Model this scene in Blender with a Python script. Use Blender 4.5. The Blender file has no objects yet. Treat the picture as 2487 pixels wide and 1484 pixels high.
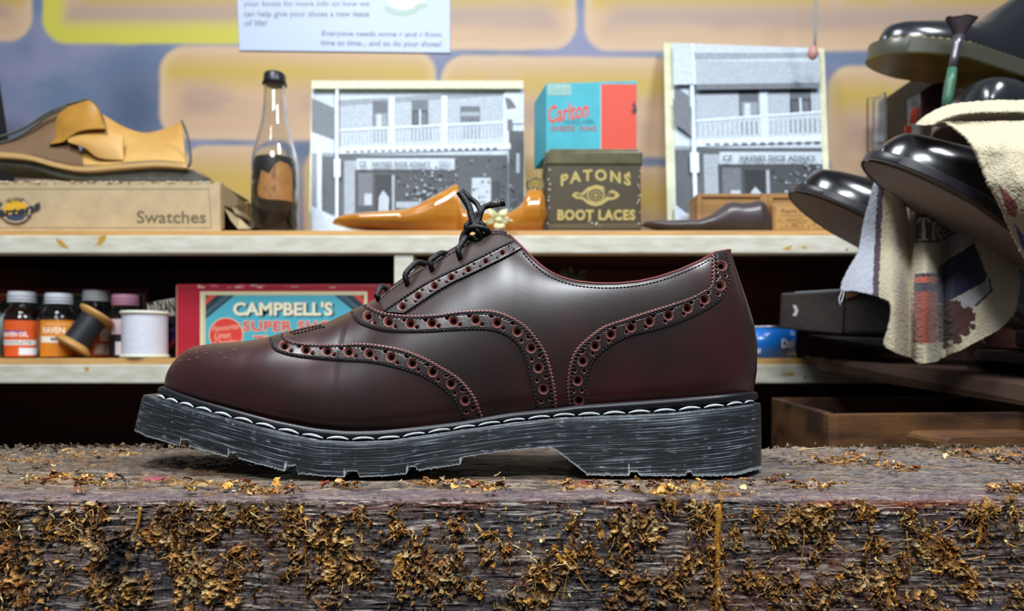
import bpy, bmesh, math, random
import numpy as np
from mathutils import Vector, Matrix
from mathutils.bvhtree import BVHTree
random.seed(7); np.random.seed(7)
sc = bpy.context.scene
COL = sc.collection

# ------------------------------------------------------------------ camera, world, lights, exposure
K = 1800.0                 # focal length in pixels of the 2487 px wide frame
BT = 0.90                  # height of the bench top
ZC = BT + 0.058            # height of the lens
HY, HX = 870.0, 1243.5     # horizon row, centre column
cam = bpy.data.cameras.new('camera'); camo = bpy.data.objects.new('camera', cam); COL.objects.link(camo)
camo.location = (0, 0, ZC); camo.rotation_euler = (math.radians(90), 0, 0)
cam.sensor_width = 36; cam.sensor_fit = 'HORIZONTAL'; cam.lens = 36 * K / 2487
cam.shift_y = (HY - 742) / 2487
cam.clip_start = 0.02; cam.clip_end = 20
cam.dof.use_dof = True; cam.dof.focus_distance = 0.352; cam.dof.aperture_fstop = 11.5
sc.camera = camo
w = bpy.data.worlds.new('world'); sc.world = w; w.use_nodes = True
bg = w.node_tree.nodes['Background']; bg.inputs[0].default_value = (0.80, 0.86, 1.0, 1); bg.inputs[1].default_value = 0.11
def area(name, loc, target, sx, sy, power, color):
    l = bpy.data.lights.new(name, 'AREA'); l.shape = 'RECTANGLE'; l.size = sx; l.size_y = sy; l.energy = power; l.color = color
    o = bpy.data.objects.new(name, l); COL.objects.link(o); o.location = loc
    o.rotation_euler = (Vector(target) - Vector(loc)).to_track_quat('-Z', 'Y').to_euler()
    return o
area('ceiling_panel_right', (0.62, 0.02, ZC + 1.20), (0.1, 0.6, ZC), 0.36, 0.36, 15, (0.89, 0.94, 1.0))
area('ceiling_panel_left', (-0.42, 0.34, ZC + 1.15), (-0.1, 0.5, ZC), 0.36, 0.36, 12.5, (0.89, 0.94, 1.0))
area('ceiling_panel_front', (-0.12, -0.75, ZC + 1.20), (0.0, 0.36, ZC), 0.55, 0.30, 21, (0.90, 0.945, 1.0))
sc.view_settings.view_transform = 'Standard'; sc.view_settings.look = 'None'
sc.view_settings.gamma = 1; sc.view_settings.use_curve_mapping = False
sc.view_settings.exposure = 0.15

def P(px, py, d): return Vector(((px - HX) * d / K, d, ZC + (HY - py) * d / K))
def proj(X, Y, Z): return HX + K * X / Y, HY - K * (Z - ZC) / Y

# ------------------------------------------------------------------ mesh helpers
ORG = {}
def mk(name, V, F, mat, parent=None, smooth=True, col=None, uv=None, attrs=None, mats=None, mi=None):
    V = np.asarray([tuple(v) for v in V] if not isinstance(V, np.ndarray) else V, dtype=np.float64).reshape(-1, 3)
    org = ORG.get(parent.name, (0, 0, 0)) if parent else None
    if org is None: org = (0, 0, 0)
    if parent is None:
        c = V.mean(0); org = (c[0], c[1], V[:, 2].min())
    V = V - np.array(org)
    me = bpy.data.meshes.new(name)
    if isinstance(F, np.ndarray):
        nf, k = F.shape
        me.vertices.add(len(V)); me.vertices.foreach_set('co', V.ravel())
        me.loops.add(nf * k); me.loops.foreach_set('vertex_index', F.ravel().astype(np.int32))
        me.polygons.add(nf); me.polygons.foreach_set('loop_start', (np.arange(nf) * k).astype(np.int32))
        me.update(calc_edges=True)
    else:
        me.from_pydata([tuple(v) for v in V], [], [tuple(f) for f in F]); me.update()
    if smooth: me.polygons.foreach_set('use_smooth', np.ones(len(me.polygons), dtype=bool))
    if col is not None:
        ca = me.color_attributes.new('Col', 'FLOAT_COLOR', 'POINT')
        c = np.ones((len(V), 4)); c[:, :3] = np.asarray(col)[:, :3]
        ca.data.foreach_set('color', c.ravel())
    if uv is not None:
        a = me.attributes.new('st', 'FLOAT_VECTOR', 'POINT')
        u = np.zeros((len(V), 3)); u[:, :2] = uv; a.data.foreach_set('vector', u.ravel())
    if attrs:
        for k_, vals in attrs.items():
            a = me.attributes.new(k_, 'FLOAT', 'POINT'); a.data.foreach_set('value', np.asarray(vals, dtype=np.float64).ravel())
    for m_ in (mats or [mat]): me.materials.append(m_)
    if mi is not None: me.polygons.foreach_set('material_index', np.asarray(mi, dtype=np.int32))
    o = bpy.data.objects.new(name, me); COL.objects.link(o)
    if parent: o.parent = parent; ORG[o.name] = org
    else: o.location = org; ORG[o.name] = org
    return o
def tag(o, label, cat, group=None, kind=None):
    if label: o['label'] = label
    if cat: o['category'] = cat
    if group: o['group'] = group
    if kind: o['kind'] = kind
    return o
def thing(name, label, cat, loc, group=None):
    o = bpy.data.objects.new(name, None); COL.objects.link(o); o.location = loc; o.empty_display_size = 0.02
    ORG[o.name] = tuple(loc); return tag(o, label, cat, group)
def gridF(nu, nv, closeu=False, closev=False, flip=False):
    a = np.arange(nu * nv).reshape(nu, nv)
    if closeu: a = np.vstack([a, a[:1]])
    if closev: a = np.hstack([a, a[:, :1]])
    q = np.stack([a[:-1, :-1], a[1:, :-1], a[1:, 1:], a[:-1, 1:]], -1).reshape(-1, 4)
    return q[:, ::-1].copy() if flip else q
class MB:
    def __init__(s): s.V = []; s.F = []; s.C = []; s.n = 0
    def add(s, V, F, c=None):
        V = [tuple(v) for v in V]; s.V += V; s.F += [tuple(int(i) + s.n for i in f) for f in F]; s.n += len(V)
        if c is not None: s.C += [tuple(c)] * len(V)
        return s
    def mk(s, name, mat, parent=None, smooth=True, **k):
        return mk(name, s.V, s.F, mat, parent, smooth, col=(s.C if len(s.C) == len(s.V) and s.C else None), **k)
def g_tube(pts, r, seg=8, closed=False, flat=1.0, up=None):
    pts = [Vector(p) for p in pts]; n = len(pts)
    rs = r if hasattr(r, '__len__') else [r] * n
    V = []; prev = None
    for i in range(n):
        if closed: t = pts[(i + 1) % n] - pts[(i - 1) % n]
        else: t = pts[min(i + 1, n - 1)] - pts[max(i - 1, 0)]
        t.normalize()
        if up is not None: a = t.cross(Vector(up)).normalized()
        elif prev is None: a = t.cross(Vector((0, 0, 1)) if abs(t.z) < .9 else Vector((1, 0, 0))).normalized()
        else: a = (prev - t * prev.dot(t)).normalized()
        prev = a; b = t.cross(a)
        for k in range(seg):
            th = 2 * math.pi * k / seg
            V.append(pts[i] + a * (rs[i] * math.cos(th)) + b * (rs[i] * flat * math.sin(th)))
    F = []
    m = n if closed else n - 1
    for i in range(m):
        for k in range(seg):
            j = (i + 1) % n
            F.append((i * seg + k, i * seg + (k + 1) % seg, j * seg + (k + 1) % seg, j * seg + k))
    if not closed:
        F.append(tuple(range(seg))[::-1]); F.append(tuple((n - 1) * seg + k for k in range(seg)))
    return V, F
def g_lathe(prof, c, seg=40, M=None):
    V = []; F = []; n = len(prof)
    for (r, z) in prof:
        for k in range(seg):
            th = 2 * math.pi * k / seg
            v = Vector((r * math.cos(th), r * math.sin(th), z))
            if M is not None: v = M @ v
            V.append(v + Vector(c))
    for i in range(n - 1):
        for k in range(seg):
            F.append((i * seg + k, i * seg + (k + 1) % seg, (i + 1) * seg + (k + 1) % seg, (i + 1) * seg + k))
    if prof[0][0] > 0: F.append(tuple(range(seg))[::-1])
    if prof[-1][0] > 0: F.append(tuple((n - 1) * seg + k for k in range(seg)))
    return V, F
def g_box(a, b, bev=0.0, M=None, seg=2):
    """box between corners a and b, edges rounded by bev"""
    bm = bmesh.new(); bmesh.ops.create_cube(bm, size=1)
    a = Vector(a); b = Vector(b); c = (a + b) / 2; s = b - a
    for v in bm.verts: v.co = Vector((v.co.x * s.x, v.co.y * s.y, v.co.z * s.z))
    if bev > 0: bmesh.ops.bevel(bm, geom=bm.edges[:], offset=bev, segments=seg, affect='EDGES', profile=0.6)
    V = [(M @ v.co if M is not None else v.co) + c for v in bm.verts]
    bm.verts.index_update()
    F = [[v.index for v in f.verts] for f in bm.faces]; bm.free()
    return V, F
def g_prism(poly, y0, y1):
    """poly: list of (x,z) in world; extruded from depth y0 to y1"""
    n = len(poly); V = [(x, y0, z) for x, z in poly] + [(x, y1, z) for x, z in poly]
    F = [tuple(range(n)), tuple(range(2 * n - 1, n - 1, -1))]
    for i in range(n): j = (i + 1) % n; F.append((j, i, n + i, n + j))
    return V, F
def smooth_poly(pts, n, closed=False):
    p = np.array(pts, float)
    if closed: p = np.vstack([p[-1:], p, p[:2]])
    else: p = np.vstack([2 * p[0] - p[1], p, 2 * p[-1] - p[-2]])
    out = []
    m = len(p) - 3
    seglen = np.array([np.linalg.norm(p[i + 2] - p[i + 1]) for i in range(m)]); cum = np.concatenate([[0], np.cumsum(seglen)])
    for s in np.linspace(0, cum[-1], n, endpoint=not closed):
        i = min(int(np.searchsorted(cum, s, side='right') - 1), m - 1); t = (s - cum[i]) / max(seglen[i], 1e-12)
        p0, p1, p2, p3 = p[i], p[i + 1], p[i + 2], p[i + 3]
        out.append(0.5 * ((2 * p1) + (-p0 + p2) * t + (2 * p0 - 5 * p1 + 4 * p2 - p3) * t * t + (-p0 + 3 * p1 - 3 * p2 + p3) * t ** 3))
    return np.array(out)
def itp(x, tab):
    t = np.array(tab, float); return np.interp(x, t[:, 0], t[:, 1])
def sstep(a, b, x): t = np.clip((x - a) / (b - a), 0, 1); return t * t * (3 - 2 * t)
def vnoise(x, y, seed=0):
    r = np.random.RandomState(seed); T = r.rand(256, 256)
    xi = np.floor(x).astype(int); yi = np.floor(y).astype(int); fx = x - xi; fy = y - yi
    fx = fx * fx * (3 - 2 * fx); fy = fy * fy * (3 - 2 * fy)
    a = T[xi % 256, yi % 256]; b = T[(xi + 1) % 256, yi % 256]; c = T[xi % 256, (yi + 1) % 256]; d = T[(xi + 1) % 256, (yi + 1) % 256]
    return (a * (1 - fx) + b * fx) * (1 - fy) + (c * (1 - fx) + d * fx) * fy
def fbm(x, y, o=4, seed=0, g=0.5):
    s = 0; a = 1; t = 0
    for i in range(o): s = s + a * vnoise(x * 2 ** i + 17.3 * i, y * 2 ** i + 9.1 * i, seed + i); t += a; a *= g
    return s / t

# ------------------------------------------------------------------ materials
def srgb(h):
    if isinstance(h, str):
        h = h.lstrip('#'); c = [int(h[i:i + 2], 16) / 255 for i in (0, 2, 4)]
    else: c = [v / 255 for v in h]
    return tuple(v / 12.92 if v <= .04045 else ((v + .055) / 1.055) ** 2.4 for v in c)
MATS = {}
def mat(name, color=(0.5, 0.5, 0.5), rough=0.5, metal=0.0, noise=0.0, nscale=60, bump=0.0, bscale=200, attr=False, coat=0.0,
        stretch=(1, 1, 1), color2=None, trans=0.0, ior=1.45, spec=0.5, coatr=0.1, sheen=0.0, lo=0.35, hi=0.65, alpha=1.0, dist=0.0):
    m = bpy.data.materials.new(name); m.use_nodes = True; nt = m.node_tree; N = nt.nodes; L = nt.links
    b = N['Principled BSDF']; b.inputs['Roughness'].default_value = rough; b.inputs['Metallic'].default_value = metal
    b.inputs['Base Color'].default_value = (*color, 1); b.inputs['IOR'].default_value = ior
    b.inputs['Specular IOR Level'].default_value = spec
    b.inputs['Coat Weight'].default_value = coat; b.inputs['Coat Roughness'].default_value = coatr
    b.inputs['Transmission Weight'].default_value = trans; b.inputs['Alpha'].default_value = alpha
    if sheen: b.inputs['Sheen Weight'].default_value = sheen
    tc = N.new('ShaderNodeTexCoord'); mp = N.new('ShaderNodeMapping'); mp.inputs['Scale'].default_value = stretch
    L.new(tc.outputs['Object'], mp.inputs['Vector'])
    src = None
    if attr:
        a = N.new('ShaderNodeAttribute'); a.attribute_name = 'Col'; src = a.outputs['Color']
    if noise > 0 or color2 is not None:
        nz = N.new('ShaderNodeTexNoise'); nz.inputs['Scale'].default_value = nscale; nz.inputs['Detail'].default_value = 6
        nz.inputs['Distortion'].default_value = dist
        L.new(mp.outputs[0], nz.inputs['Vector'])
        if color2 is not None:
            rp = N.new('ShaderNodeValToRGB'); rp.color_ramp.elements[0].position = lo; rp.color_ramp.elements[1].position = hi
            rp.color_ramp.elements[0].color = (*color, 1); rp.color_ramp.elements[1].color = (*color2, 1)
            L.new(nz.outputs['Fac'], rp.inputs[0]); src = rp.outputs[0]
        if noise > 0:
            mr = N.new('ShaderNodeMapRange'); mr.inputs[1].default_value = 0.3; mr.inputs[2].default_value = 0.7
            mr.inputs[3].default_value = 1 - noise; mr.inputs[4].default_value = 1 + noise
            L.new(nz.outputs['Fac'], mr.inputs[0])
            mx = N.new('ShaderNodeVectorMath'); mx.operation = 'SCALE'
            if src is None: mx.inputs[0].default_value = color
            else: L.new(src, mx.inputs[0])
            L.new(mr.outputs[0], mx.inputs['Scale']); src = mx.outputs[0]
    if src is not None: L.new(src, b.inputs['Base Color'])
    if bump > 0:
        nb = N.new('ShaderNodeTexNoise'); nb.inputs['Scale'].default_value = bscale; nb.inputs['Detail'].default_value = 5
        L.new(mp.outputs[0], nb.inputs['Vector'])
        bp = N.new('ShaderNodeBump'); bp.inputs['Strength'].default_value = bump; bp.inputs['Distance'].default_value = 0.001
        L.new(nb.outputs['Fac'], bp.inputs['Height']); L.new(bp.outputs[0], b.inputs['Normal'])
    MATS[name] = m
    return m
def M_(n): return MATS[n]
# ------------------------------------------------------------------ the beam: an old cobbler's bench block crusted with dried glue
def build_bench():
    YB, YF = 0.488, 0.320
    xs = np.linspace(-0.40, 0.40, 1900)
    # profile points (y, z, ny, nz)
    prof = []
    R = 0.0035
    for y in np.concatenate([np.linspace(YB, 0.40, 95, endpoint=False), np.linspace(0.40, YF + R, 120, endpoint=False)]): prof.append((y, BT, 0, 1))
    for a in np.linspace(0, math.pi / 2, 12): prof.append((YF + R - R * math.sin(a), BT - R + R * math.cos(a), -math.sin(a), math.cos(a)))
    for z in np.linspace(BT - R - .0004, BT - 0.054, 150): prof.append((YF, z, -1, 0))
    for z in np.linspace(BT - 0.057, BT - 0.16, 18): prof.append((YF, z, -1, 0))
    pf = np.array(prof); nr = len(pf)
    s = np.concatenate([[0], np.cumsum(np.hypot(np.diff(pf[:, 0]), np.diff(pf[:, 1])))])
    XX, SS = np.meshgrid(xs, s, indexing='ij')
    iu = np.broadcast_to(np.arange(nr), XX.shape)
    Y0 = pf[iu, 0]; Z0 = pf[iu, 1]; NY = pf[iu, 2]; NZ = pf[iu, 3]
    mm = 1000
    px, py = proj(XX, Y0, Z0)
    front = np.clip(-NY, 0, 1); top = NZ
    dz = BT - Z0                                              # depth below the top
    # wood grain
    gw = 0.6 * XX * mm / 40
    grain = fbm(gw + .3 * fbm(XX * 60, SS * 60, 3, 5), SS * mm / 0.9 + 3 * fbm(XX * 40, SS * 30, 3, 4), 4, 11)
    grain2 = fbm(XX * mm / 9, SS * mm / 0.7 + 5 * fbm(XX * 50, SS * 50, 3, 6), 3, 21)
    und = fbm(XX * 28, SS * 40, 4, 31) - .5
    disp = (grain - .5) * 0.0011 + (grain2 - .5) * 0.0009 + und * 0.0016
    crack = np.clip(.36 - fbm(XX * mm / 16, SS * mm / 1.3 + 2 * und, 3, 41), 0, 1) * 6
    disp -= np.clip(crack, 0, 1) * 0.0007
    # rough torn fibres along the back and top
    rough_top = top * (fbm(XX * 90, SS * 160, 5, 51, .62) - .5) * (0.0018 + .0022 * sstep(.12, .0, SS))
    back = top * sstep(.012, 0, SS)
    rough_top += back * (fbm(XX * 220, SS * 200, 4, 52, .65) - .45) * 0.006 * (0.4 + sstep(700, 100, px) + .5 * sstep(1900, 2400, px))
    fineT = .5 * fbm(XX * 260 + 2 * und, SS * 620, 4, 57, .66) + .5 * fbm(XX * 70 + 2 * und, SS * 1100, 3, 58, .6) - .5; disp += rough_top + top * fineT * (.0016 + .0012 * sstep(900, 200, px))
    # glue density in the picture's frame of the front face: clusters of drips
    G = np.zeros_like(XX)
    cl = [(30,1330,60,90,1),(60,1420,90,60,1),(20,1260,30,20,.6),(160,1290,20,22,1),(175,1255,14,20,.9),(100,1300,30,80,.8),(215,1300,30,60,.5),(225,1215,28,10,1),(235,1330,22,70,1),
          (290,1330,45,80,1),(290,1440,70,50,1),(400,1300,50,60,1.1),(430,1260,30,40,1),(500,1270,45,40,1.1),(540,1250,30,30,1),(450,1340,60,40,.9),(480,1400,60,60,1),
          (560,1430,40,40,.9),(590,1350,35,26,.8),(610,1240,18,20,.8),(640,1260,16,30,1),(700,1250,22,30,1.1),(715,1320,20,60,1),(690,1290,40,30,1),(790,1310,45,60,1.1),
          (840,1340,35,60,1),(800,1390,50,60,.8),(870,1250,14,12,.8),(880,1380,28,40,1),(960,1280,14,30,1.2),(975,1390,14,40,1.3),(1020,1340,30,30,.9),
          (1060,1420,45,40,.8),(1105,1280,22,25,.9),(1100,1370,30,40,.6),(1150,1425,18,14,.8),(1190,1300,10,12,1),(1230,1330,18,18,1),(1180,1350,16,25,.6),
          (1310,1390,50,50,.8),(1350,1370,45,40,.8),(1400,1280,14,28,1.1),(1375,1360,26,30,1),(1290,1450,60,30,.9),(1430,1340,16,18,.6),
          (1500,1300,38,45,1),(1540,1270,40,40,1.1),(1570,1300,30,28,1.1),(1500,1370,40,40,.8),(1540,1430,50,50,1),(1620,1220,24,26,1),(1640,1430,40,60,1.1),
          (1700,1235,40,18,.9),(1742,1260,12,50,1.4),(1742,1350,13,90,1.4),(1742,1460,24,40,1.3),(1785,1300,16,26,1.1),(1700,1280,20,20,.6),(1850,1270,20,20,.6),
          (1890,1310,30,30,.8),(1930,1250,60,50,.75),(1995,1290,26,50,.8),(2000,1240,20,30,.8),(1890,1420,36,34,1.2),(1820,1400,40,30,.8),(1680,1370,45,30,.8),
          (2080,1225,14,12,1),(2115,1230,12,40,1.1),(2120,1330,18,30,.9),(2100,1400,34,40,.8),(2150,1430,30,50,1.3),(2180,1380,20,30,.9),(2210,1260,12,20,1),
          (2230,1300,26,30,.7),(2260,1330,20,34,.8),(2310,1370,26,34,1.2),(2350,1420,16,30,1),(2360,1240,16,16,1),(2385,1270,12,60,1.2),(2410,1240,12,14,1.),
          (2300,1330,40,24,.8),(2460,1200,24,12,.9),(2470,1280,20,60,.5),(2480,1450,60,30,.7),(2250,1460,60,30,.7),(1990,1440,50,30,.6)]
    warpx = (fbm(XX * 160, SS * 160, 3, 61) - .5) * 44; warpy = (fbm(XX * 160, SS * 160, 3, 62) - .5) * 44
    for (cx, cy, sx, sy, a) in cl:
        G = np.maximum(G, a * np.exp(-(((px + warpx - cx) / (sx * 1.15)) ** 2 + ((py + warpy - cy) / (sy * 1.15)) ** 2)))
    nz = fbm(XX * 230, SS * 230, 4, 71, .6)
    wx = (fbm(XX * 120, SS * 120, 3, 63) - .5) * .012; wy = (fbm(XX * 120, SS * 120, 3, 64) - .5) * .012
    w1 = 1 - np.abs(2 * fbm((XX + wx) * 230, (SS + wy) * 120, 3, 91, .55) - 1); w2 = 1 - np.abs(2 * fbm((XX + wx) * 480, (SS + wy) * 330, 3, 95, .55) - 1)
    web = np.maximum(w1, w2 * .96)
    nz2 = fbm(XX * 480, SS * 420, 3, 75, .6)
    low = sstep(.012, .05, dz)
    g = front * sstep(.56, .70, G * .62 + (nz - .5) * .9 + (web - .80) * 1.1 + .12 * low + (fbm(XX * 50, SS * 50, 2, 77) - .5) * .35 + .12)
    # smears lying on the top near the front edge and the foot of the shoe
    tcl = [(120,1160,60,10,1),(430,1165,130,12,1),(480,1140,40,8,.9),(620,1185,90,12,1.1),(230,1170,30,10,.7),(660,1200,60,6,1.),(830,1180,30,6,.5),(1040,1170,60,8,1.2),(1170,1178,70,12,1.1),(1420,1175,70,18,1.2),
           (1580,1180,60,14,1),(1720,1185,90,16,1.1),(1620,1195,60,10,1),(2010,1120,80,10,.9),(2080,1115,40,10,1.),(2180,1135,50,8,.8),(2380,1095,90,6,.9),(2440,1115,70,9,.8),(2330,1100,70,8,.5),(1960,1180,60,10,.7),
           (2470,1190,30,8,1),(60,1115,200,20,.5),(250,1098,140,9,.9),(1860,1165,40,8,.6)]
    Gt = np.zeros_like(XX)
    for (cx, cy, sx, sy, a) in tcl:
        Gt = np.maximum(Gt, a * np.exp(-(((px + 2 * warpx - cx) / sx) ** 2 + ((py + .3 * warpy - cy) / sy) ** 2)))
    nzt = fbm(XX * 130, SS * 260, 4, 81, .6)
    gt = (1 - front) * sstep(.52, .68, Gt * .5 + (nzt - .5) * 1.3 + .20)
    glue = np.clip(g + gt, 0, 1)
    ridg = w1
    ridg2 = w2
    hgt = np.clip((ridg - .70) * 3.4, 0, 1) * .55 + .45 * np.clip((ridg2 - .7) * 3.4, 0, 1)
    fine = fbm(XX * 900, SS * 800, 3, 97, .6) - .5; disp += g * (0.0005 + hgt * 0.0042 + fine * .0016) + (1 - g) * fine * .00035 * front + gt * (0.0004 + hgt * 0.0011)
    # flaky dark crust between the drips
    crust = front * sstep(.45, .75, fbm(XX * 120, SS * 130, 4, 101)) * (1 - g)
    fl = np.clip((1 - np.abs(2 * fbm(XX * 300, SS * 420, 4, 105, .6) - 1) - .72) * 4, 0, 1)
    disp += crust * fl * .0011
    # shoe stands here: keep the top flat under it
    flat = top * sstep(.352, .362, Y0) * sstep(.478, .468, Y0) * sstep(-.135, -.115, XX) * sstep(.155, .142, XX)
    disp = disp * (1 - flat * .8) - flat * .0006 - .0012 * top
    disp = np.where((1 - front) * 1.0 > .5, np.minimum(disp, np.where(Y0 < .352, .0013, .004)), disp)
    # worn edge: the arris wanders
    V = np.stack([XX, Y0 + NY * disp, Z0 + NZ * disp], -1)
    edge = np.exp(-((SS - (YB - YF)) / .006) ** 2)
    V[..., 2] -= edge * (fbm(XX * 14, XX * 0 + 1, 3, 111) * .0022)
    # colours
    def C(h): return np.array(srgb(h))
    def mix(a, b, t): return a * (1 - t[..., None]) + b * t[..., None]
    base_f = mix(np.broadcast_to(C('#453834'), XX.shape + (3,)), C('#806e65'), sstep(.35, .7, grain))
    base_f = mix(base_f, C('#37363e'), sstep(.45, .65, fbm(XX * 22, SS * 40, 4, 121)) * .8)
    base_f = mix(base_f, C('#6a3018'), np.clip(sstep(.0095, .003, dz) * sstep(.42, .66, fbm(XX * 45, SS * 120, 4, 124)) + .45 * sstep(.55, .75, fbm(XX * 18, SS * 30, 3, 125)) * sstep(1550, 1800, px), 0, 1))
    base_f = mix(base_f, C('#c4b8ab'), sstep(.60, .72, grain2) * .7)
    base_f = mix(base_f, C('#1c1615'), sstep(.42, .30, grain2) * .7)
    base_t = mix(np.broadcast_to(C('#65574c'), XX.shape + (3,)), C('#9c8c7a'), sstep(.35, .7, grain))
    base_t = mix(base_t, C('#7b5a3c'), sstep(.45, .7, fbm(XX * 40, SS * 90, 3, 131)) * .7)
    base_t = mix(base_t, C('#33291f'), sstep(.55, .7, fbm(XX * 60, SS * 240, 4, 133)) * .75)
    base_t = mix(base_t, C('#6d6a72'), sstep(1500, 2000, px) * .55 * sstep(.3, .7, fbm(XX * 20, SS * 200, 4, 137)))
    base_t = mix(base_t, C('#1d1510'), sstep(-.02, -.12, fineT) * .85); base_t = mix(base_t, C('#c0ab90'), sstep(.08, .20, fineT) * .45); base_t = mix(base_t, C('#3d2f26'), sstep(1300, 500, px) * .45 * sstep(.345, .40, Y0))  # hollows darkened and crests lightened, painting the relief's shade into the colour
    ef = np.clip(sstep(.335, .329, Y0) * (1 - .0 * front), 0, 1) * sstep(.007, .002, dz)
    base_t = mix(base_t, C('#6d5c62'), ef * .75 * sstep(.25, .6, fbm(XX * 90, SS * 500, 3, 139) + .1))  # lilac tint paints the sheen of the worn edge into the colour
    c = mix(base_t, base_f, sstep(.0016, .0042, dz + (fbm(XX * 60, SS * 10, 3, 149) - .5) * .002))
    c = mix(c, C('#14100e'), np.clip(crack, 0, 1) * .8)
    gcol = mix(np.broadcast_to(C('#6e4a27'), XX.shape + (3,)), C('#d8a25a'), sstep(.3, .8, hgt))
    gcol = mix(gcol, C('#8a5222'), sstep(.5, .62, fbm(XX * 70, SS * 70, 3, 141)) * .6)
    gcol = mix(gcol, C('#dcc690'), sstep(.56, .70, fbm(XX * 300, SS * 260, 3, 143)) * hgt)
    gcol = mix(gcol, C('#5c5a3a'), sstep(.5, .66, fbm(XX * 30, SS * 30, 3, 144)) * .25)
    gcol = mix(gcol, C('#3a322c'), sstep(.56, .72, fbm(XX * 55, SS * 45, 3, 145)) * .6 * front)
    dk = np.exp(-(((px - 290) / 30) ** 2 + ((py - 1345) / 60) ** 2)); gcol = mix(gcol, C('#15161a'), np.clip(dk * 1.5, 0, 1))
    gcol = mix(gcol, C('#d0ccba'), np.exp(-(((px - 2255) / 18) ** 2 + ((py - 1385) / 18) ** 2)))
    gcol = mix(gcol, C('#1b1512'), sstep(.25, .02, hgt) * .45)  # shade between the glue ridges painted in as dark colour
    gcol = mix(gcol, C('#1b1512'), np.clip(-fine * 5, 0, 1) * .45)  # fine pits darkened too, crevice shade in the colour
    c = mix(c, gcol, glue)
    c = mix(c, C('#8d8274'), np.clip(fine * 4 - .35, 0, 1) * .5 * (1 - glue))
    c = mix(c, C('#c8406e'), np.exp(-(((px - 378) / 22) ** 2 + ((py - 1157) / 5) ** 2)) * (1 - front))
    c = mix(c, C('#8b2a20'), np.exp(-(((px - 1425) / 30) ** 2 + ((py - 1172) / 8) ** 2)) * (1 - front) * .8)
    c = c * (1 + .38 * front + .08 * top)[..., None]; c = np.clip(c, .002, 1)  # front colour raised, standing in for stronger light on that face
    V = V.reshape(-1, 3); c = c.reshape(-1, 3)
    root = thing('bench_block', 'thick dark timber block crusted with dried amber glue, carrying the burgundy shoe', 'workbench', (0, .40, BT - .16))
    F = gridF(len(xs), nr)
    # close the back and underside of the block with a plain slab set 1 mm inside
    m = mat('bench_wood', rough=.5, attr=True, noise=.38, nscale=1300, bump=1.0, bscale=2000, stretch=(.22, 1.5, 1.5))
    # rougher, bristly grain
    nt = m.node_tree; b = nt.nodes['Principled BSDF']
    a = nt.nodes.new('ShaderNodeAttribute'); a.attribute_name = 'glue'
    mr = nt.nodes.new('ShaderNodeMapRange'); mr.inputs[3].default_value = .36; mr.inputs[4].default_value = .2
    nt.links.new(a.outputs['Fac'], mr.inputs[0]); nt.links.new(mr.outputs[0], b.inputs['Roughness'])
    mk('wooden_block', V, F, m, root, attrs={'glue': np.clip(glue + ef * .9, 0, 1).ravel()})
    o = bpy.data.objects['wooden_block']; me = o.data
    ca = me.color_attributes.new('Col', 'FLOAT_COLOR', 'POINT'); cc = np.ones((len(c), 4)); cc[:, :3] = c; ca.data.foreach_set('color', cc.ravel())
    o['kind'] = ''
    del o['kind']
    mat('core_wood', srgb('#2c211c'), .7, noise=.3, nscale=30, bump=.3)
    V2, F2 = g_box((-.4, YF + .004, BT - .16), (.4, YB + .001, BT - .006)); mk('block_core', V2, F2, M_('core_wood'), root, smooth=False)
    # loose flakes and strings of glue standing off the wood
    rnd = random.Random(5); mb = MB()
    amb = ['#d09a3a', '#b07c34', '#deb45a', '#96703a', '#b87e40', '#855530', '#d0943a', '#7a4a22', '#e6cc92', '#4e341e', '#a8702c', '#b88a52', '#60401f', '#d6a45a', '#b8722a']
    def flake(c3, n, up, size, asp, col, curl):
        n = n.normalized(); up = (up - n * up.dot(n)).normalized(); side = n.cross(up)
        nu, nv = 5, 8; Vv = []
        ph = rnd.uniform(0, 6.28)
        jgs = [rnd.uniform(.45, 1.4) for _ in range(nv)]
        for i in range(nu):
            for j in range(nv):
                a_ = (i / (nu - 1) - .5) * 2; b_ = (j / (nv - 1) - .5) * 2
                jg = jgs[j]; wd = size * jg * (1 - .6 * abs(b_) ** 1.6) * (1 + .4 * math.sin(3 * b_ + ph)) / asp
                x = a_ * wd + size * .2 * math.sin(2.5 * b_ + ph); y = b_ * size
                h = curl * (a_ * a_ * .7 + .5 * math.sin(b_ * 2.2 + ph) + .25 * math.sin(5 * b_ + 3 * a_ + ph)) * size
                jt = size * .13; Vv.append(c3 + side * (x + rnd.gauss(0, jt)) + up * (y + rnd.gauss(0, jt)) + n * (h + size * .15 + rnd.gauss(0, jt)))
        mb.add(Vv, gridF(nu, nv), srgb(col))
    for k in range(3600):
        cx, cy, sx, sy, a = rnd.choice(cl)
        if rnd.random() < .22: cx, cy, sx, sy = rnd.uniform(0, 2487), rnd.uniform(1230, 1484), 30, 30
        x = rnd.gauss(cx, sx * .7); y = rnd.gauss(cy, sy * .7)
        if y < 1212: continue
        p = P(x, y, YF - .0012)
        if p.z > BT - .004: continue
        sz = rnd.choice([.0004, .0005, .0006, .0007, .0008, .001, .0013, .0018]) * rnd.uniform(.7, 1.2)
        col = rnd.choice(amb)
        if math.hypot(x - 290, (y - 1350) / 2) < 45 and rnd.random() < .8: col = rnd.choice(['#1a1b20', '#26272c', '#101014'])
        flake(p, Vector((rnd.gauss(0, .5), -1, rnd.gauss(0, .5))), Vector((rnd.gauss(0, .45), 0, 1)), sz, rnd.uniform(.9, 3), col, rnd.uniform(.3, 1.3))
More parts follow.
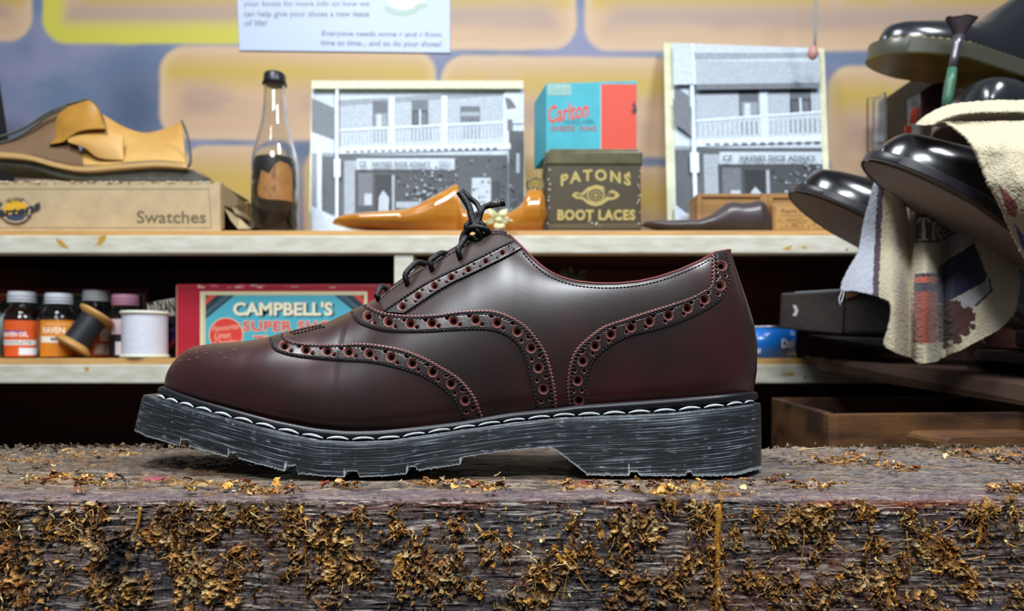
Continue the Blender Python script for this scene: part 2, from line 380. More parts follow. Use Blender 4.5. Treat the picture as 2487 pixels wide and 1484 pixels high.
    for k in range(560):
        cx, cy, sx, sy, a = rnd.choice(tcl); x = rnd.gauss(cx, sx * .8); y = rnd.gauss(cy, sy * .8)
        if not 1092 < y < 1202: continue
        d = (ZC - BT) * K / (y - HY)
        if .352 < d < .475 and 300 < x < 1880: continue
        p = P(x, y, d); p.z = BT + .0003
        if rnd.random() < .3: x = rnd.uniform(0, 2487)
        flake(p, Vector((rnd.gauss(0, .3), rnd.gauss(0, .3), 1)), Vector((1, rnd.gauss(0, .5), 0)), rnd.uniform(.0008, .0028), rnd.uniform(1, 3), rnd.choice(amb + ['#6b5a48', '#8a7560', '#9a4a26', '#4a3c30']), rnd.uniform(.1, .5))
    for k in range(330):                                        # torn wood fibres along the back arris
        x = rnd.choice([rnd.gauss(230, 130), rnd.uniform(0, 2487), rnd.gauss(2300, 120)])
        p = P(x, 1088, .484); p.z = BT + rnd.uniform(-.0006, .0012)
        flake(p, Vector((rnd.gauss(0, .5), -1, rnd.gauss(0, .3))), Vector((rnd.gauss(0, 1), 0, .6)), rnd.uniform(.0008, .0024), rnd.uniform(1.5, 4), rnd.choice(['#6f5e48', '#8a765a', '#54463a', '#a08a64']), .5)
    mat('glue', rough=.2, attr=True, bump=.7, bscale=1500, noise=.3, nscale=700, coat=.5)
    o = mb.mk('dried_glue_flakes', M_('glue'), root); o['kind'] = 'stuff'; o['label'] = 'amber and brown flakes of dried glue'
    mb = MB()
    def strand(pts, r, col): mb.add(*g_tube(smooth_poly(pts, 14), [r * (1 - .5 * i / 13) for i in range(14)], 5), srgb(col))
    for k in range(620):
        cx, cy, sx, sy, a = rnd.choice(cl); x = rnd.gauss(cx, sx * .8); y = max(1230, rnd.gauss(cy, sy * .8)); L = rnd.uniform(6, 40)
        dx = rnd.gauss(0, 10); q = []
        for i in range(5): q.append(P(x + dx * i / 4 * 2 + rnd.gauss(0, 3.5), y + L * i / 4, YF - .0016 - rnd.uniform(0, .003)))
        strand(q, rnd.choice([.0001, .00013, .00017, .00022, .0003, .00045]), rnd.choice(amb + ['#c8b47a']))
    for pl, r in [([(1372,1332),(1380,1352),(1398,1368),(1405,1400),(1428,1430),(1432,1440)], .0005), ([(1383,1375),(1375,1410),(1370,1440),(1369,1475)], .0003),
                  ([(1352,1345),(1360,1360),(1373,1366),(1392,1385)], .0011), ([(1950,1275),(1953,1310),(1945,1370),(1933,1425)], .0004), ([(1640,1210),(1638,1255)], .0009),
                  ([(415,1290),(418,1330),(413,1360),(412,1400)], .00045), ([(742,1265),(745,1300),(741,1340),(744,1390),(740,1440),(746,1484)], .0003),
                  ([(1742,1225),(1746,1262),(1740,1305),(1744,1350),(1741,1400),(1745,1440),(1738,1484)], .0016), ([(341,1232),(336,1268),(330,1290)], .0009),
                  ([(2398,1215),(2386,1255),(2378,1300),(2372,1325)], .0014), ([(2262,1300),(2290,1290),(2330,1262)], .0003), ([(1297,1395),(1300,1425),(1293,1470)], .0003),
                  ([(640,1255),(648,1280),(640,1292)], .0004), ([(2202,1290),(2208,1350),(2212,1380)], .0004), ([(968,1345),(975,1365),(968,1395),(978,1420)], .0016)]:
        strand([P(a, b, YF - .0022) for a, b in pl], r, rnd.choice(['#c08a30', '#b07a3a', '#a8782c']))
    for (a, b, L, dx) in [(1480,1172,18,10),(1225,1162,8,-2),(1210,1150,10,6),(620,1190,14,20),(1370,1170,20,10),(1950,1090,16,60),(1990,1100,30,-40)]:
        d = .342; strand([P(a - L, b + 6, d), P(a, b + 2, d - .001), P(a + dx, b - 4, d)], .0004, '#c9a070')
    o = mb.mk('dried_glue_strings', M_('glue'), root); o['kind'] = 'stuff'; o['label'] = 'thin hanging strings of dried glue'
build_bench()
# ------------------------------------------------------------------ the burgundy brogue
mat('burgundy_leather', srgb('#21110d'), .36, coat=.5, coatr=.27, bump=.06, bscale=1500, color2=srgb('#3a1216'), nscale=16, lo=.42, hi=.68, noise=.08)
_m = mat('band_leather', rough=.36, attr=True, coat=.5, coatr=.25, bump=.10, bscale=1300)
_a = _m.node_tree.nodes.new('ShaderNodeAttribute'); _a.attribute_name = 'gloss'
_m.node_tree.links.new(_a.outputs['Fac'], _m.node_tree.nodes['Principled BSDF'].inputs['Coat Weight']); _m.node_tree.links.new(_a.outputs['Fac'], _m.node_tree.nodes['Principled BSDF'].inputs['Specular IOR Level'])
mat('black_thread', srgb('#15151a'), .45, bump=.4, bscale=3000)
mat('lace_cord', srgb('#0d0d10'), .32, bump=.5, bscale=1800)
mat('white_thread', srgb('#c9ced0'), .6, bump=.8, bscale=2500, noise=.15, nscale=400)
mat('rand_rubber', srgb('#141519'), .38, bump=.1, bscale=900)
mat('lining_leather', srgb('#6a2a28'), .5, bump=.2)
mat('facing_leather', srgb('#3a2a25'), .32, coat=.2, coatr=.3, bump=.2, bscale=1200)
mat('facing_dull', rough=.55, attr=True, bump=.08, bscale=1300, spec=.25)
mat('aglet', srgb('#4b4742'), .3)
def sole_mat():
    m = mat('sole_rubber', srgb('#25282c'), .42); nt = m.node_tree; N = nt.nodes; L = nt.links; b = N['Principled BSDF']
    a = N.new('ShaderNodeAttribute'); a.attribute_name = 'st'
    def nz(sc_, scale, det=4):
        mp = N.new('ShaderNodeMapping'); mp.inputs['Scale'].default_value = sc_; L.new(a.outputs['Vector'], mp.inputs[0])
        n = N.new('ShaderNodeTexNoise'); n.inputs['Scale'].default_value = scale; n.inputs['Detail'].default_value = det; L.new(mp.outputs[0], n.inputs[0]); return n.outputs['Fac']
    n1 = nz((.02, 1, 1), 1500); n2 = nz((.2, 1, 1), 700); n3 = nz((1, .12, 1), 260); n4 = nz((1, 1, 1), 60, 2)
    def ramp(src, p0, p1, c0, c1):
        r = N.new('ShaderNodeMapRange'); r.inputs[1].default_value = p0; r.inputs[2].default_value = p1; r.inputs[3].default_value = c0; r.inputs[4].default_value = c1; L.new(src, r.inputs[0]); return r.outputs[0]
    def mul(x, y, op='MULTIPLY'):
        k = N.new('ShaderNodeMath'); k.operation = op; L.new(x, k.inputs[0]); L.new(y, k.inputs[1]); return k.outputs[0]
    scr = mul(ramp(n1, .54, .68, 0, 1), ramp(n4, .4, .6, .25, 1)); scr2 = mul(ramp(n2, .58, .74, 0, .8), ramp(n3, .45, .6, .1, 1))
    fac = mul(mul(scr, scr2, 'MAXIMUM'), ramp(n3, .3, .7, .6, 1.1))
    mx = N.new('ShaderNodeMix'); mx.data_type = 'RGBA'; L.new(fac, mx.inputs['Factor'])
    mx.inputs['A'].default_value = (*srgb('#1f2429'), 1); mx.inputs['B'].default_value = (*srgb('#a3b0ba'), 1)
    c = N.new('ShaderNodeAttribute'); c.attribute_name = 'Col'
    m2 = N.new('ShaderNodeMix'); m2.data_type = 'RGBA'; L.new(c.outputs['Fac'], m2.inputs['Factor']); L.new(mx.outputs['Result'], m2.inputs['A']); m2.inputs['B'].default_value = (*srgb('#c4ccce'), 1)
    L.new(m2.outputs['Result'], b.inputs['Base Color'])
    hsum = mul(n1, ramp(n3, 0, 1, 0, .7), 'ADD')
    bp = N.new('ShaderNodeBump'); bp.inputs['Strength'].default_value = .55; bp.inputs['Distance'].default_value = .0006; L.new(hsum, bp.inputs['Height']); L.new(bp.outputs[0], b.inputs['Normal'])
    return m
sole_mat()
SIL = [(399,945),(399.5,925),(403,902),(411,882),(424,865),(445,851),(475,841),(520,834),(595,829),(653,820),(702,804),(750,793),(799,782),(850,757),(890,738),(922,722),(954,696),(993,668),(1040,640),(1080,616),(1120,594),(1150,577),(1190,562),(1215,560),(1232,566),(1250,583),(1275,607),(1300,634),(1330,658),(1360,673),(1400,684),(1450,689),(1500,689),(1550,684),(1600,673),(1650,656),(1700,634),(1735,614),(1769,608),(1840,606)]
FEA = [(399,944),(440,960),(481,974),(564,997),(674,1026),(770,1045),(851,1052),(931,1050),(1011,1042),(1118,1029),(1241,1007),(1363,995),(1402,989),(1562,978),(1723,966),(1816,957),(1840,957)]
HEELB = [(608,1769),(640,1776),(690,1791),(735,1806),(790,1822),(840,1829),(900,1828),(957,1820)]
STOP = [(345,957),(378,969),(449,989),(561,1019),(674,1048),(770,1068),(851,1072),(947,1069),(1060,1052),(1241,1026),(1363,1013),(1434,1011),(1627,1002),(1755,990),(1847,978),(1860,977)]
SBOT = [(330,1035),(368,1061),(433,1082),(441,1083),(443,1069),(460,1069),(462,1085),(545,1109),(553,1112),(557,1100),(576,1100),(578,1115),(683,1143),(692,1146),(696,1132),(720,1132),(722,1151),(780,1157),(838,1160),(841,1146),(869,1146),(872,1160),(930,1158),(988,1152),(992,1135),(1012,1135),(1014,1145),(1118,1129),(1124,1112),(1160,1106),(1209,1098),(1305,1089),(1337,1088),(1347,1092),(1421,1150),(1426,1158),(1528,1161),(1531,1147),(1550,1147),(1553,1161),(1664,1161),(1668,1148),(1680,1148),(1684,1161),(1755,1160),(1800,1152),(1849,1137),(1860,1136)]
SX0, SX1 = -0.1952, 0.1276          # upper, toe and heel at feather level
def yc(X): return itp(X, [(-.2, .421), (-.1, .415), (0, .409), (.13, .405)])
def wb(X):
    w = itp(X, [(-.2, .046), (-.13, .0485), (-.085, .0495), (-.04, .045), (.0, .0395), (.03, .0375), (.08, .0375), (.13, .037)])
    t = np.clip((X - SX0) / .100, 0, 1); h = np.clip((SX1 - X) / .040, 0, 1)
    return w * (1 - (1 - t) ** 2.0) ** (1 / 2.0) * (1 - (1 - h) ** 2.2) ** (1 / 2.2)
def build_shoe():
    nu, nv = 300, 64
    tt = np.linspace(0, 1, nu); U = tt - .55 * np.sin(2 * np.pi * tt) / (2 * np.pi)         # denser at both ends
    U = U * .996 + .002
    V = np.linspace(0, 1, nv); X = SX0 + (SX1 - SX0) * U
    Yc = yc(X); Wb = wb(X)
    pxm = HX + K * X / (Yc - .012)
    wc = itp(pxm, [(860, 0), (900, .004), (940, .009), (1215, .012), (1240, .017), (1280, .0245), (1340, .0295), (1400, .032), (1500, .034), (1600, .033), (1700, .029), (1769, .024), (1850, .02)])
    h_ = np.clip((SX1 - X) / .040, 0, 1); wc = np.minimum(wc * (1 - (1 - h_) ** 2.2) ** (1 / 2.2), Wb * .97)
    q = itp(pxm, [(400, .80), (600, .82), (750, .95), (900, 1.05), (1100, 1.05), (1300, 1.0), (1500, .92), (1800, .85)])
    p = itp(pxm, [(400, .80), (600, .86), (750, 1.0), (900, 1.15), (1200, 1.25), (1400, 1.15), (1800, 1.05)])
    def sm(a, n, wgt=None):
        k = np.hanning(2 * n + 3)[1:-1]; k /= k.sum(); s_ = np.convolve(np.pad(a, n, mode='reflect', reflect_type='odd'), k, 'valid')
        f = sstep(0, .10, U) * sstep(1, .93, U); return a * (1 - f) + s_ * f
    wc = sm(wc, 14); p = sm(p, 22); q = sm(q, 22); Wb = sm(Wb, 16); wc = np.clip(wc, 0, Wb * .97); wc[pxm < 850] = 0
    pxf = HX + K * X / (Yc - Wb); zb = ZC + (HY - itp(pxf, FEA)) * (Yc - Wb) / K
    d0 = Yc - wc; zt = ZC + (HY - itp(HX + K * X / d0, SIL)) * d0 / K
    th = V * np.pi / 2
    for it in range(7):
        Wd = wc[:, None] + (Wb - wc)[:, None] * np.cos(th)[None] ** p[:, None]
        H = np.sin(th)[None] ** q[:, None]
        Wd = Wd * (1 - .05 * np.exp(-(H / .06) ** 2)) + .0020 * np.sin(np.pi * H) * sstep(0, .3, U)[:, None] * (Wb / .05)[:, None]
        Z = zb[:, None] + (zt - zb)[:, None] * H
        XX = np.repeat(X[:, None], nv, 1)
        # heel back line
        Yh = yc(SX1)
        pyh = HY - K * (Z - ZC) / Yh
        Xe = (itp(pyh, HEELB) - HX) * Yh / K
        XX = XX + (Xe - SX1) * (np.clip((U - .62) / .38, 0, 1) ** 2)[:, None] + .013 * H ** 2.2 * (np.clip(1 - U / .30, 0, 1) ** 2)[:, None]
        YY = Yc[:, None] - Wd
        px = HX + K * XX / YY; py = HY - K * (Z - ZC) / YY
        k = py.argmin(1); idx = np.arange(nu); e = py[idx, k] - itp(px[idx, k], SIL)
        pf = px[:, 0]; zb = ZC + (HY - itp(pf, FEA)) * YY[:, 0] / K
        zt = zt + np.clip(e, -40, 40) * YY[idx, k] / K * .8
        zt = sm(zt, 2); zb = sm(zb, 4); zt = np.maximum(zt, zb + .001)
    zt_s = zt
    # near side + far side in one sheet, joined over the vamp where it is closed
    near = np.stack([XX, YY, Z], -1); far = near.copy(); far[..., 1] = 2 * Yc[:, None] - YY
    root = thing('brogue_shoe', 'burgundy leather wingtip shoe with black laces and thick black rubber sole', 'shoe', (0, .41, BT))
    cl_ = int(np.searchsorted(pxm, 885))
    Vs = np.concatenate([near.reshape(-1, 3), far.reshape(-1, 3)]); n0 = nu * nv
    Fn = gridF(nu, nv, flip=False); Ff = gridF(nu, nv, flip=True) + n0
    # bridge top for closed part, toe and heel closing strips
    br = [(i * nv + nv - 1, (i + 1) * nv + nv - 1, n0 + (i + 1) * nv + nv - 1, n0 + i * nv + nv - 1) for i in range(cl_)]
    e0 = [(j, j + 1, n0 + j + 1, n0 + j) for j in range(nv - 1)]
    L = (nu - 1) * nv; e1 = [(L + j + 1, L + j, n0 + L + j, n0 + L + j + 1) for j in range(nv - 1)]
    Fa = np.vstack([Fn, Ff, np.array(br), np.array(e0), np.array(e1)])
    up = mk('leather_upper', Vs, Fa, M_('burgundy_leather'), root)
    bm = bmesh.new(); bm.from_mesh(up.data); bmesh.ops.remove_doubles(bm, verts=bm.verts, dist=.00008); bmesh.ops.recalc_face_normals(bm, faces=bm.faces); bm.to_mesh(up.data); bm.free()
    bvh = BVHTree.FromPolygons([tuple(v) for v in Vs], [tuple(int(i) for i in f) for f in np.vstack([Fn, np.array(e0), np.array(e1)])])
    O = Vector((0, 0, ZC))
    def cast(px, py, off=0.0):
        d = Vector(((px - HX) / K, 1, (HY - py) / K)).normalized()
        loc, nrm, i, dist = bvh.ray_cast(O, d, 2)
        if loc is None:
            return None
        if nrm.dot(d) > 0: nrm = -nrm
        return loc + nrm * off, nrm
    def castn(px, py, off, cx, cy):
        for k in range(14):
            r = cast(px, py, off)
            if r: return r
            px += (cx - px) * .12; py += (cy - py) * .12
        return None
    # punched bands
    zig_c = np.array(srgb('#744039')); lea = np.array(srgb('#20120f')); pit = np.array(srgb('#070404')); ring = np.array(srgb('#8c5c54')); mid = np.array(srgb('#55302b'))
    def band(name, Up, Lp, zig=True, r1=12.0, r2=5.2, sp=53, start=20, t0=.15, t1=.915, wide=.5, th=.00085, label=None, lea=lea, gloss=.6, m_='band_leather'):
        n0_ = 400; A = smooth_poly(Up, n0_); B = smooth_poly(Lp, n0_); Cn = (A + B) / 2
        s = np.concatenate([[0], np.cumsum(np.linalg.norm(np.diff(Cn, axis=0), axis=1))]); Lt = s[-1]
        n = int(Lt / 1.5); wid = np.linalg.norm(A - B, axis=1).mean(); m = int(wid / 1.5)
        ss = np.linspace(0, Lt, n); A = np.stack([np.interp(ss, s, A[:, i]) for i in (0, 1)], 1); B = np.stack([np.interp(ss, s, B[:, i]) for i in (0, 1)], 1)
        Cn = (A + B) / 2; D = A - B; Dn = D / np.linalg.norm(D, axis=1)[:, None]
        if zig: A = A + Dn * (((ss % 9.0) / 9.0 < .5) * ((ss % 9.0) / 4.5) + ((ss % 9.0) / 9.0 >= .5) * (2 - (ss % 9.0) / 4.5))[:, None] * 5.0
        T = np.linspace(0, 1, m)
        big = []; small = []
        c = start
        def at(c_, t):
            i = min(int(c_ / Lt * (n - 1)), n - 1); w_ = np.linalg.norm(A[i] - B[i])
            return A[i] * (1 - t) + B[i] * t, w_
        while c < Lt - 6:
            q_, w_ = at(c, wide); f = min(1, w_ / 46); sf = 1
            big.append((q_, r1 * max(f, .6)))
            for (dc, t) in ((sp * .5 - 1, wide - .2), (sp * .5 + 1, wide + .2)):
                if c + dc < Lt - 3: small.append((at(c + dc, t)[0], r2 * max(f, .7)))
            c += sp
        Vb = []; Cb = []; gp = A[:, None] * (1 - T)[None, :, None] + B[:, None] * T[None, :, None]
        g = gp.reshape(-1, 2)
        h = np.ones(len(g)); col = np.repeat(lea[None], len(g), 0); gl = np.full(len(g), gloss)
        tt_ = np.tile(T, n)
        for (q_, r) in big + small:
            d = np.hypot(g[:, 0] - q_[0], g[:, 1] - q_[1]); msk = d < r * 1.6
            dd = d[msk]; hh = sstep(.62, 1.0, dd / r) * 1.0
            lip = .22 * np.exp(-((dd / r - 1.15) / .16) ** 2)
            h[msk] = np.minimum(h[msk], hh + lip + (dd > r * 1.3) * 0)
            a_ = sstep(1.08, 1.0, dd / r)[:, None]; b_ = sstep(.66, .48, dd / r)[:, None]; gl[msk] = np.minimum(gl[msk], sstep(.95, 1.15, dd / r) * .5)
            md = sstep(.95, .84, dd / r)[:, None]; cc = col[msk] * (1 - a_) + ring * a_; cc = cc * (1 - md) + mid * md; cc = cc * (1 - b_) + pit * b_; col[msk] = cc
        ed = np.minimum(tt_, 1 - tt_) * (m - 1)
        h *= np.clip(ed / 2.0, 0, 1) * .85 + .15
        if zig:
            z_ = sstep(5.0, 3.4, tt_ * (m - 1))[:, None] * .85; col = col * (1 - z_) + zig_c * z_
        # stitch furrows
        for t_ in (t0, t0 + .07 if zig else t0, t1): h -= .28 * np.exp(-((tt_ - t_) * m / 1.6) ** 2)
        cen = np.repeat(Cn, m, 0)
        ok = np.ones(len(g), bool)
        for i in range(len(g)):
            r = castn(g[i, 0], g[i, 1], .00012 + th * max(h[i], 0), cen[i, 0], cen[i, 1])
            if r is None: ok[i] = False; Vb.append((0, 0, 0)); continue
            Vb.append(tuple(r[0]))
        F = gridF(n, m); F = F[ok[F].all(1)]
        o = mk(name, np.array(Vb), F, M_(m_), root, col=col, attrs={'gloss': gl})
        if label: o['label'] = label
        # stitches
        for rows, nm in (((t0, t0 + .075) if zig else (t0,), 'stitch_row'), ((t1,), 'stitch_row')):
            mb = MB()
            for t_ in rows:
                c = 2.0
                while c < Lt - 8:
                    a0 = castn(*at(c, t_)[0], th * .9, *at(c, .5)[0]); a1 = castn(*at(c + 4, t_)[0], th * 1.25, *at(c, .5)[0]); a2 = castn(*at(c + 7.6, t_)[0], th * .9, *at(c, .5)[0])
                    if a0 and a1 and a2: mb.add(*g_tube([a0[0], a1[0], a2[0]], [.0002, .00045, .0002], 6))
                    c += 9.3
            if mb.n: mb.mk(nm, M_('black_thread'), o)
        return o
    band('wing_cap_band', [(690,812),(695,824),(722,835),(780,839),(835,838),(885,836),(931,841),(979,850),(1028,869),(1076,895),(1112,918),(1135,942),(1154,970),(1170,1012)],
         [(653,822),(665,850),(700,864),(754,872),(835,879),(885,882),(931,889),(1011,910),(1060,936),(1082,953),(1100,971),(1113,992),(1122,1012),(1126,1024)], start=34, sp=52.5)
    band('vamp_band', [(889,742),(912,754),(941,763),(999,768),(1064,765),(1120,757),(1177,754),(1209,758),(1242,771),(1274,791),(1300,820),(1322,853),(1333,884),(1341,916),(1347,950),(1350,988)],
         [(850,760),(870,786),(918,803),(967,809),(1032,809),(1120,804),(1177,803),(1216,811),(1248,831),(1264,853),(1276,882),(1283,910),(1289,935),(1295,961),(1299,980),(1302,1000)], start=33, sp=52.5)
    band('facing_band', [(930,759),(985,722),(1032,692),(1080,668),(1120,650),(1161,630),(1200,610),(1245,587)],
         [(985,763),(1012,745),(1060,713),(1100,690),(1140,671),(1190,647),(1230,627),(1268,606)], zig=False, r1=9.5, r2=3.4, sp=46, start=26, t0=.06, t1=.94)
    band('lace_facing', [(921,727),(954,700),(993,672),(1040,645),(1080,621),(1120,599),(1150,582),(1190,567),(1213,565),(1230,571),(1246,584)],
         [(934,755),(985,721),(1032,691),(1080,667),(1120,649),(1150,634),(1175,622),(1200,609),(1215,602),(1230,594),(1245,587)], zig=False, start=9e3, th=.0004, lea=np.array(srgb('#453833')), gloss=.0, m_='facing_dull', t0=.12, t1=.99)
    band('heel_counter_band', [(1731,617),(1732,650),(1731,682),(1725,698),(1711,707),(1678,724),(1630,740),(1565,760),(1517,776),(1468,793),(1436,815),(1403,846),(1387,880),(1380,930),(1384,986)],
         [(1762,612),(1773,646),(1772,680),(1765,705),(1753,727),(1711,757),(1646,787),(1581,806),(1533,817),(1494,836),(1462,858),(1446,874),(1437,892),(1428,930),(1431,982)], start=34, sp=48.5, r1=12)
    # stitched lines: collar, facing edge, wing point running away over the vamp, back strap
    def stitch_line(pts, step=9.0, off=.0002, r=.0003, nm='stitch_row', m='black_thread'):
        q = smooth_poly(pts, 500); s = np.concatenate([[0], np.cumsum(np.linalg.norm(np.diff(q, axis=0), axis=1))]); mb = MB(); c = 0
        while c < s[-1] - step:
            pp = [np.array([np.interp(c + dc, s, q[:, 0]), np.interp(c + dc, s, q[:, 1])]) for dc in (0, step * .42, step * .84)]
            rr = [cast(a[0], a[1], off + (.0002 if i == 1 else 0)) for i, a in enumerate(pp)]
            if all(rr): mb.add(*g_tube([x[0] for x in rr], [r * .5, r, r * .5], 6))
            c += step
        if mb.n: mb.mk(nm, M_(m), up)
    stitch_line([(1270,614),(1300,646),(1330,669),(1360,683),(1400,694),(1450,699),(1500,699),(1550,694),(1600,683),(1650,666),(1700,644),(1728,628)])
    stitch_line([(712,812),(740,806),(770,798),(796,793)], r=.0004)
    stitch_line([(704,809),(735,800),(765,794),(790,789)], r=.0004)
    # little medallion holes punched in the toe
    mb = MB(); mb2 = MB()
    for (x, y, r) in [(440,876,3.2),(459,874,3.2),(480,868,3.2),(502,858,3.2),(462,858,2.6),(477,856,3),(500,852,3),(537,858,3.2),(547,869,3.4),(563,871,3.4),(570,850,4),(548,846,2.4),(575,848,2.8),(500,845,2.4),(520,842,2.2)]:
        c = cast(x, y, .00008)
        if not c: continue
        p0, n_ = c; t1 = n_.cross(Vector((0, 0, 1))).normalized(); t2 = n_.cross(t1); rr = r / K * p0.y * 1.0
        ringp = [p0 + (t1 * math.cos(a) + t2 * math.sin(a)) * rr for a in np.linspace(0, 2 * math.pi, 12, endpoint=False)]
        mb.add(*g_tube(ringp, rr * .30, 6, closed=True)); mb2.add([p0 + n_ * .00006] + [q_ + n_ * .00006 for q_ in ringp], [(0, i + 1, (i + 1) % 12 + 1) for i in range(12)])
    mat('punched_edge', srgb('#6a3530'), .5); mat('punched_hole', srgb('#0d0707'), .8)
    mb.mk('punched_rim', M_('punched_edge'), up); mb2.mk('punched_hole', M_('punched_hole'), up)
    # collar: rolled red edge and lining inside
    ic = int(np.searchsorted(pxm, 1236)); idxs = list(range(ic, nu))
    edge = [Vector(near[i, -1]) for i in idxs] + [Vector(far[i, -1]) for i in reversed(idxs)]
    mb = MB(); mb.add(*g_tube(edge, .0007, 8)); mb.mk('collar_edge', M_('lining_leather'), root)
    prof = []
    for k, dd in enumerate((0, .01, .02, .035)):
        for e in edge:
            c = Vector((e.x, float(yc(e.x)), e.z)); v = (c - e); v.normalize() if v.length > 1e-6 else None
            prof.append(e + v * .0012 + Vector((-.02 * k * max(0, e.x - .09) * 3, 0, -dd)))
    mk('collar_lining', prof, gridF(4, len(edge)), M_('lining_leather'), root)
    # facing edges and tongue
    jf = [i for i in range(nu) if 905 < pxm[i] < 1236]
    for side in (near, far):
        mb = MB(); mb.add(*g_tube([Vector(side[i, -1]) for i in jf], .0008, 8)); mb.mk('facing_edge', M_('facing_leather'), root)
    Vt = []
    jt = [i for i in range(nu) if 880 < pxm[i] < 1250]
    for i in jt:
        for t in np.linspace(-1, 1, 9):
            a = near[i, -1]; y_ = Yc[i] + t * (wc[i] + .004); Vt.append((a[0], y_, a[2] - .0035 - .003 * t * t))
    mk('tongue', Vt, gridF(len(jt), 9), M_('facing_leather'), root)
    # heel back seam
    bs = [Vector((XX[-1, j], yc(SX1), Z[-1, j])) for j in range(0, nv, 2)]
    mb = MB(); mb.add(*g_tube([b_ + Vector((.0004, 0, 0)) for b_ in bs], .0016, 8, flat=.5)); mb.mk('back_seam', M_('burgundy_leather'), root)
    # ---------------- sole
    TX0, TX1 = SX0 - .0113, SX1 + .0056
    def hws(X):
        w = itp(X, [(-.21, .054), (-.13, .0560), (-.085, .0560), (-.04, .051), (.0, .0455), (.03, .0435), (.08, .0440), (.14, .044)])
        t = np.clip((X - TX0) / .110, 0, 1); h = np.clip((TX1 - X) / .046, 0, 1)
        return w * (1 - (1 - t) ** 2.0) ** (1 / 2.0) * (1 - (1 - h) ** 2.2) ** (1 / 2.2)
    n = 900; tt = np.linspace(0, 1, n); Us = tt - .85 * np.sin(2 * np.pi * tt) / (2 * np.pi); Us = Us * .9994 + .0003; Xs = TX0 + (TX1 - TX0) * Us
    hw = hws(Xs); ycs = yc(Xs); dn = ycs - hw
    pxs = HX + K * Xs / dn
    ztop = ZC + (HY - itp(pxs, STOP)) * dn / K
    rng = np.random.RandomState(3); jit = rng.rand(n)
    zbot = ZC + (HY - itp(pxs, SBOT)) * dn / K
    zbot = np.maximum(zbot, BT + .0002) + jit * .0004
    nw = 20; rings = []; uvs = []; cols = []
    arc = np.concatenate([[0], np.cumsum(np.hypot(np.diff(Xs), np.diff(dn)))])
    gj = np.clip(np.roll(zbot, -1) - zbot, 0, 1); flare = lambda v: v * .0045
    tl = np.clip(1 - (Xs - TX0) / .06, 0, 1) ** 2
    for i in range(n):
        R_ = []; uu = []; cc = []
        for side in (-1, 1):
            vs = np.linspace(0, 1, nw) if side < 0 else np.linspace(1, 0, nw)
            for v in vs:
                ins = .0012 * math.exp(-v * 14) if True else 0
                y = ycs[i] + side * (hw[i] - ins * 1.0 + flare(v) * tl[i] * .3 * (hw[i] > .004))
                z = ztop[i] * (1 - v) + zbot[i] * v - .0003 * math.exp(-v * 14)
                R_.append((Xs[i] - flare(v) * tl[i], y, z)); uu.append((arc[i], v * .032 * (ztop[i] - zbot[i]) / .03 if False else ztop[i] - z)); cc.append(.8 * (v > .84) * (gj[i] > .0012) + .85 * (v > .975) * (.4 + .6 * jit[i]) + .10 * (v < .03) * (jit[i] > .6))  # left groove edges whitened: rubber fray plus light painted in
        rings.append(R_); uvs += uu; cols += [(c_, c_, c_) for c_ in cc]
    Vv = np.array(rings).reshape(-1, 3); m2 = 2 * nw
    Fs = gridF(n, m2, closev=True)
    # end fans
    Vv = np.vstack([Vv, Vv[:m2].mean(0)[None], Vv[-m2:].mean(0)[None]]); uvs += [(0, 0), (0, 0)]; cols += [(0, 0, 0)] * 2
    caps = [(k, len(Vv) - 2, (k + 1) % m2, (k + 1) % m2) for k in range(m2)]
    Fl = [tuple(f) for f in Fs] + [(k, (k + 1) % m2, len(Vv) - 2) for k in range(m2)] + [((n - 1) * m2 + (k + 1) % m2, (n - 1) * m2 + k, len(Vv) - 1) for k in range(m2)]
    so = mk('rubber_sole', Vv, Fl, M_('sole_rubber'), root, uv=np.array(uvs), col=cols, smooth=True)
    bm = bmesh.new(); bm.from_mesh(so.data); bmesh.ops.recalc_face_normals(bm, faces=bm.faces)
    for e in bm.edges:
        if len(e.link_faces) == 2 and e.calc_face_angle(0) > .6: e.smooth = False
    bm.to_mesh(so.data); bm.free()
    # frayed rubber crumbs along the cut lower edge
    mb = MB(); rr = random.Random(4)
    for i in range(2, n - 2, 2):
        if hw[i] < .002: continue
        if abs(zbot[i + 1] - zbot[i - 1]) > .002: continue
        for k in range(1 if rr.random() < .7 else 2):
            y = ycs[i] - hw[i] - .0001; s_ = rr.uniform(.00012, .00034)
            c = Vector((Xs[i] + rr.uniform(-.0003, .0003) - flare(1) * tl[i], y, zbot[i] + rr.uniform(-.0001, .0003)))
            mb.add([c + Vector((-s_, 0, 0)), c + Vector((s_, 0, 0)), c + Vector((rr.uniform(-s_, s_), -s_ * .6, -s_ * 1.5)), c + Vector((0, -s_, s_ * .6))], [(0, 2, 3), (1, 3, 2), (0, 3, 1), (0, 1, 2)])
    mat('rubber_fray', srgb('#b8c0c2'), .6); mb.mk('frayed_edge', M_('rubber_fray'), so, smooth=False)
    # rand: the rounded black strip between upper and sole
    i_ = list(range(2, nu - 2, 2))
    zst = np.interp(X, Xs, ztop)
    pn = [Vector((XX[i, 0], Yc[i] - Wb[i] - .0010, zb[i] - .0010)) for i in i_]; pfar = [Vector((p_.x, 2 * yc(p_.x) - p_.y, p_.z)) for p_ in reversed(pn)]
    pn[0].x -= .001
    mb = MB(); mb.add(*g_tube(pn + pfar, .0021, 12, closed=True, up=(0, 0, 1), flat=1.15)); mb.mk('welt_rand', M_('rand_rubber'), root)
    # foundation under the rand so nothing gapes
    Vf = []
    for i in i_:
        for (s_, zz) in ((-1, zb[i]), (-1, zst[i] - .001), (1, zst[i] - .001), (1, zb[i])):
            Vf.append((XX[i, 0], Yc[i] + s_ * (Wb[i] + .0006), zz))
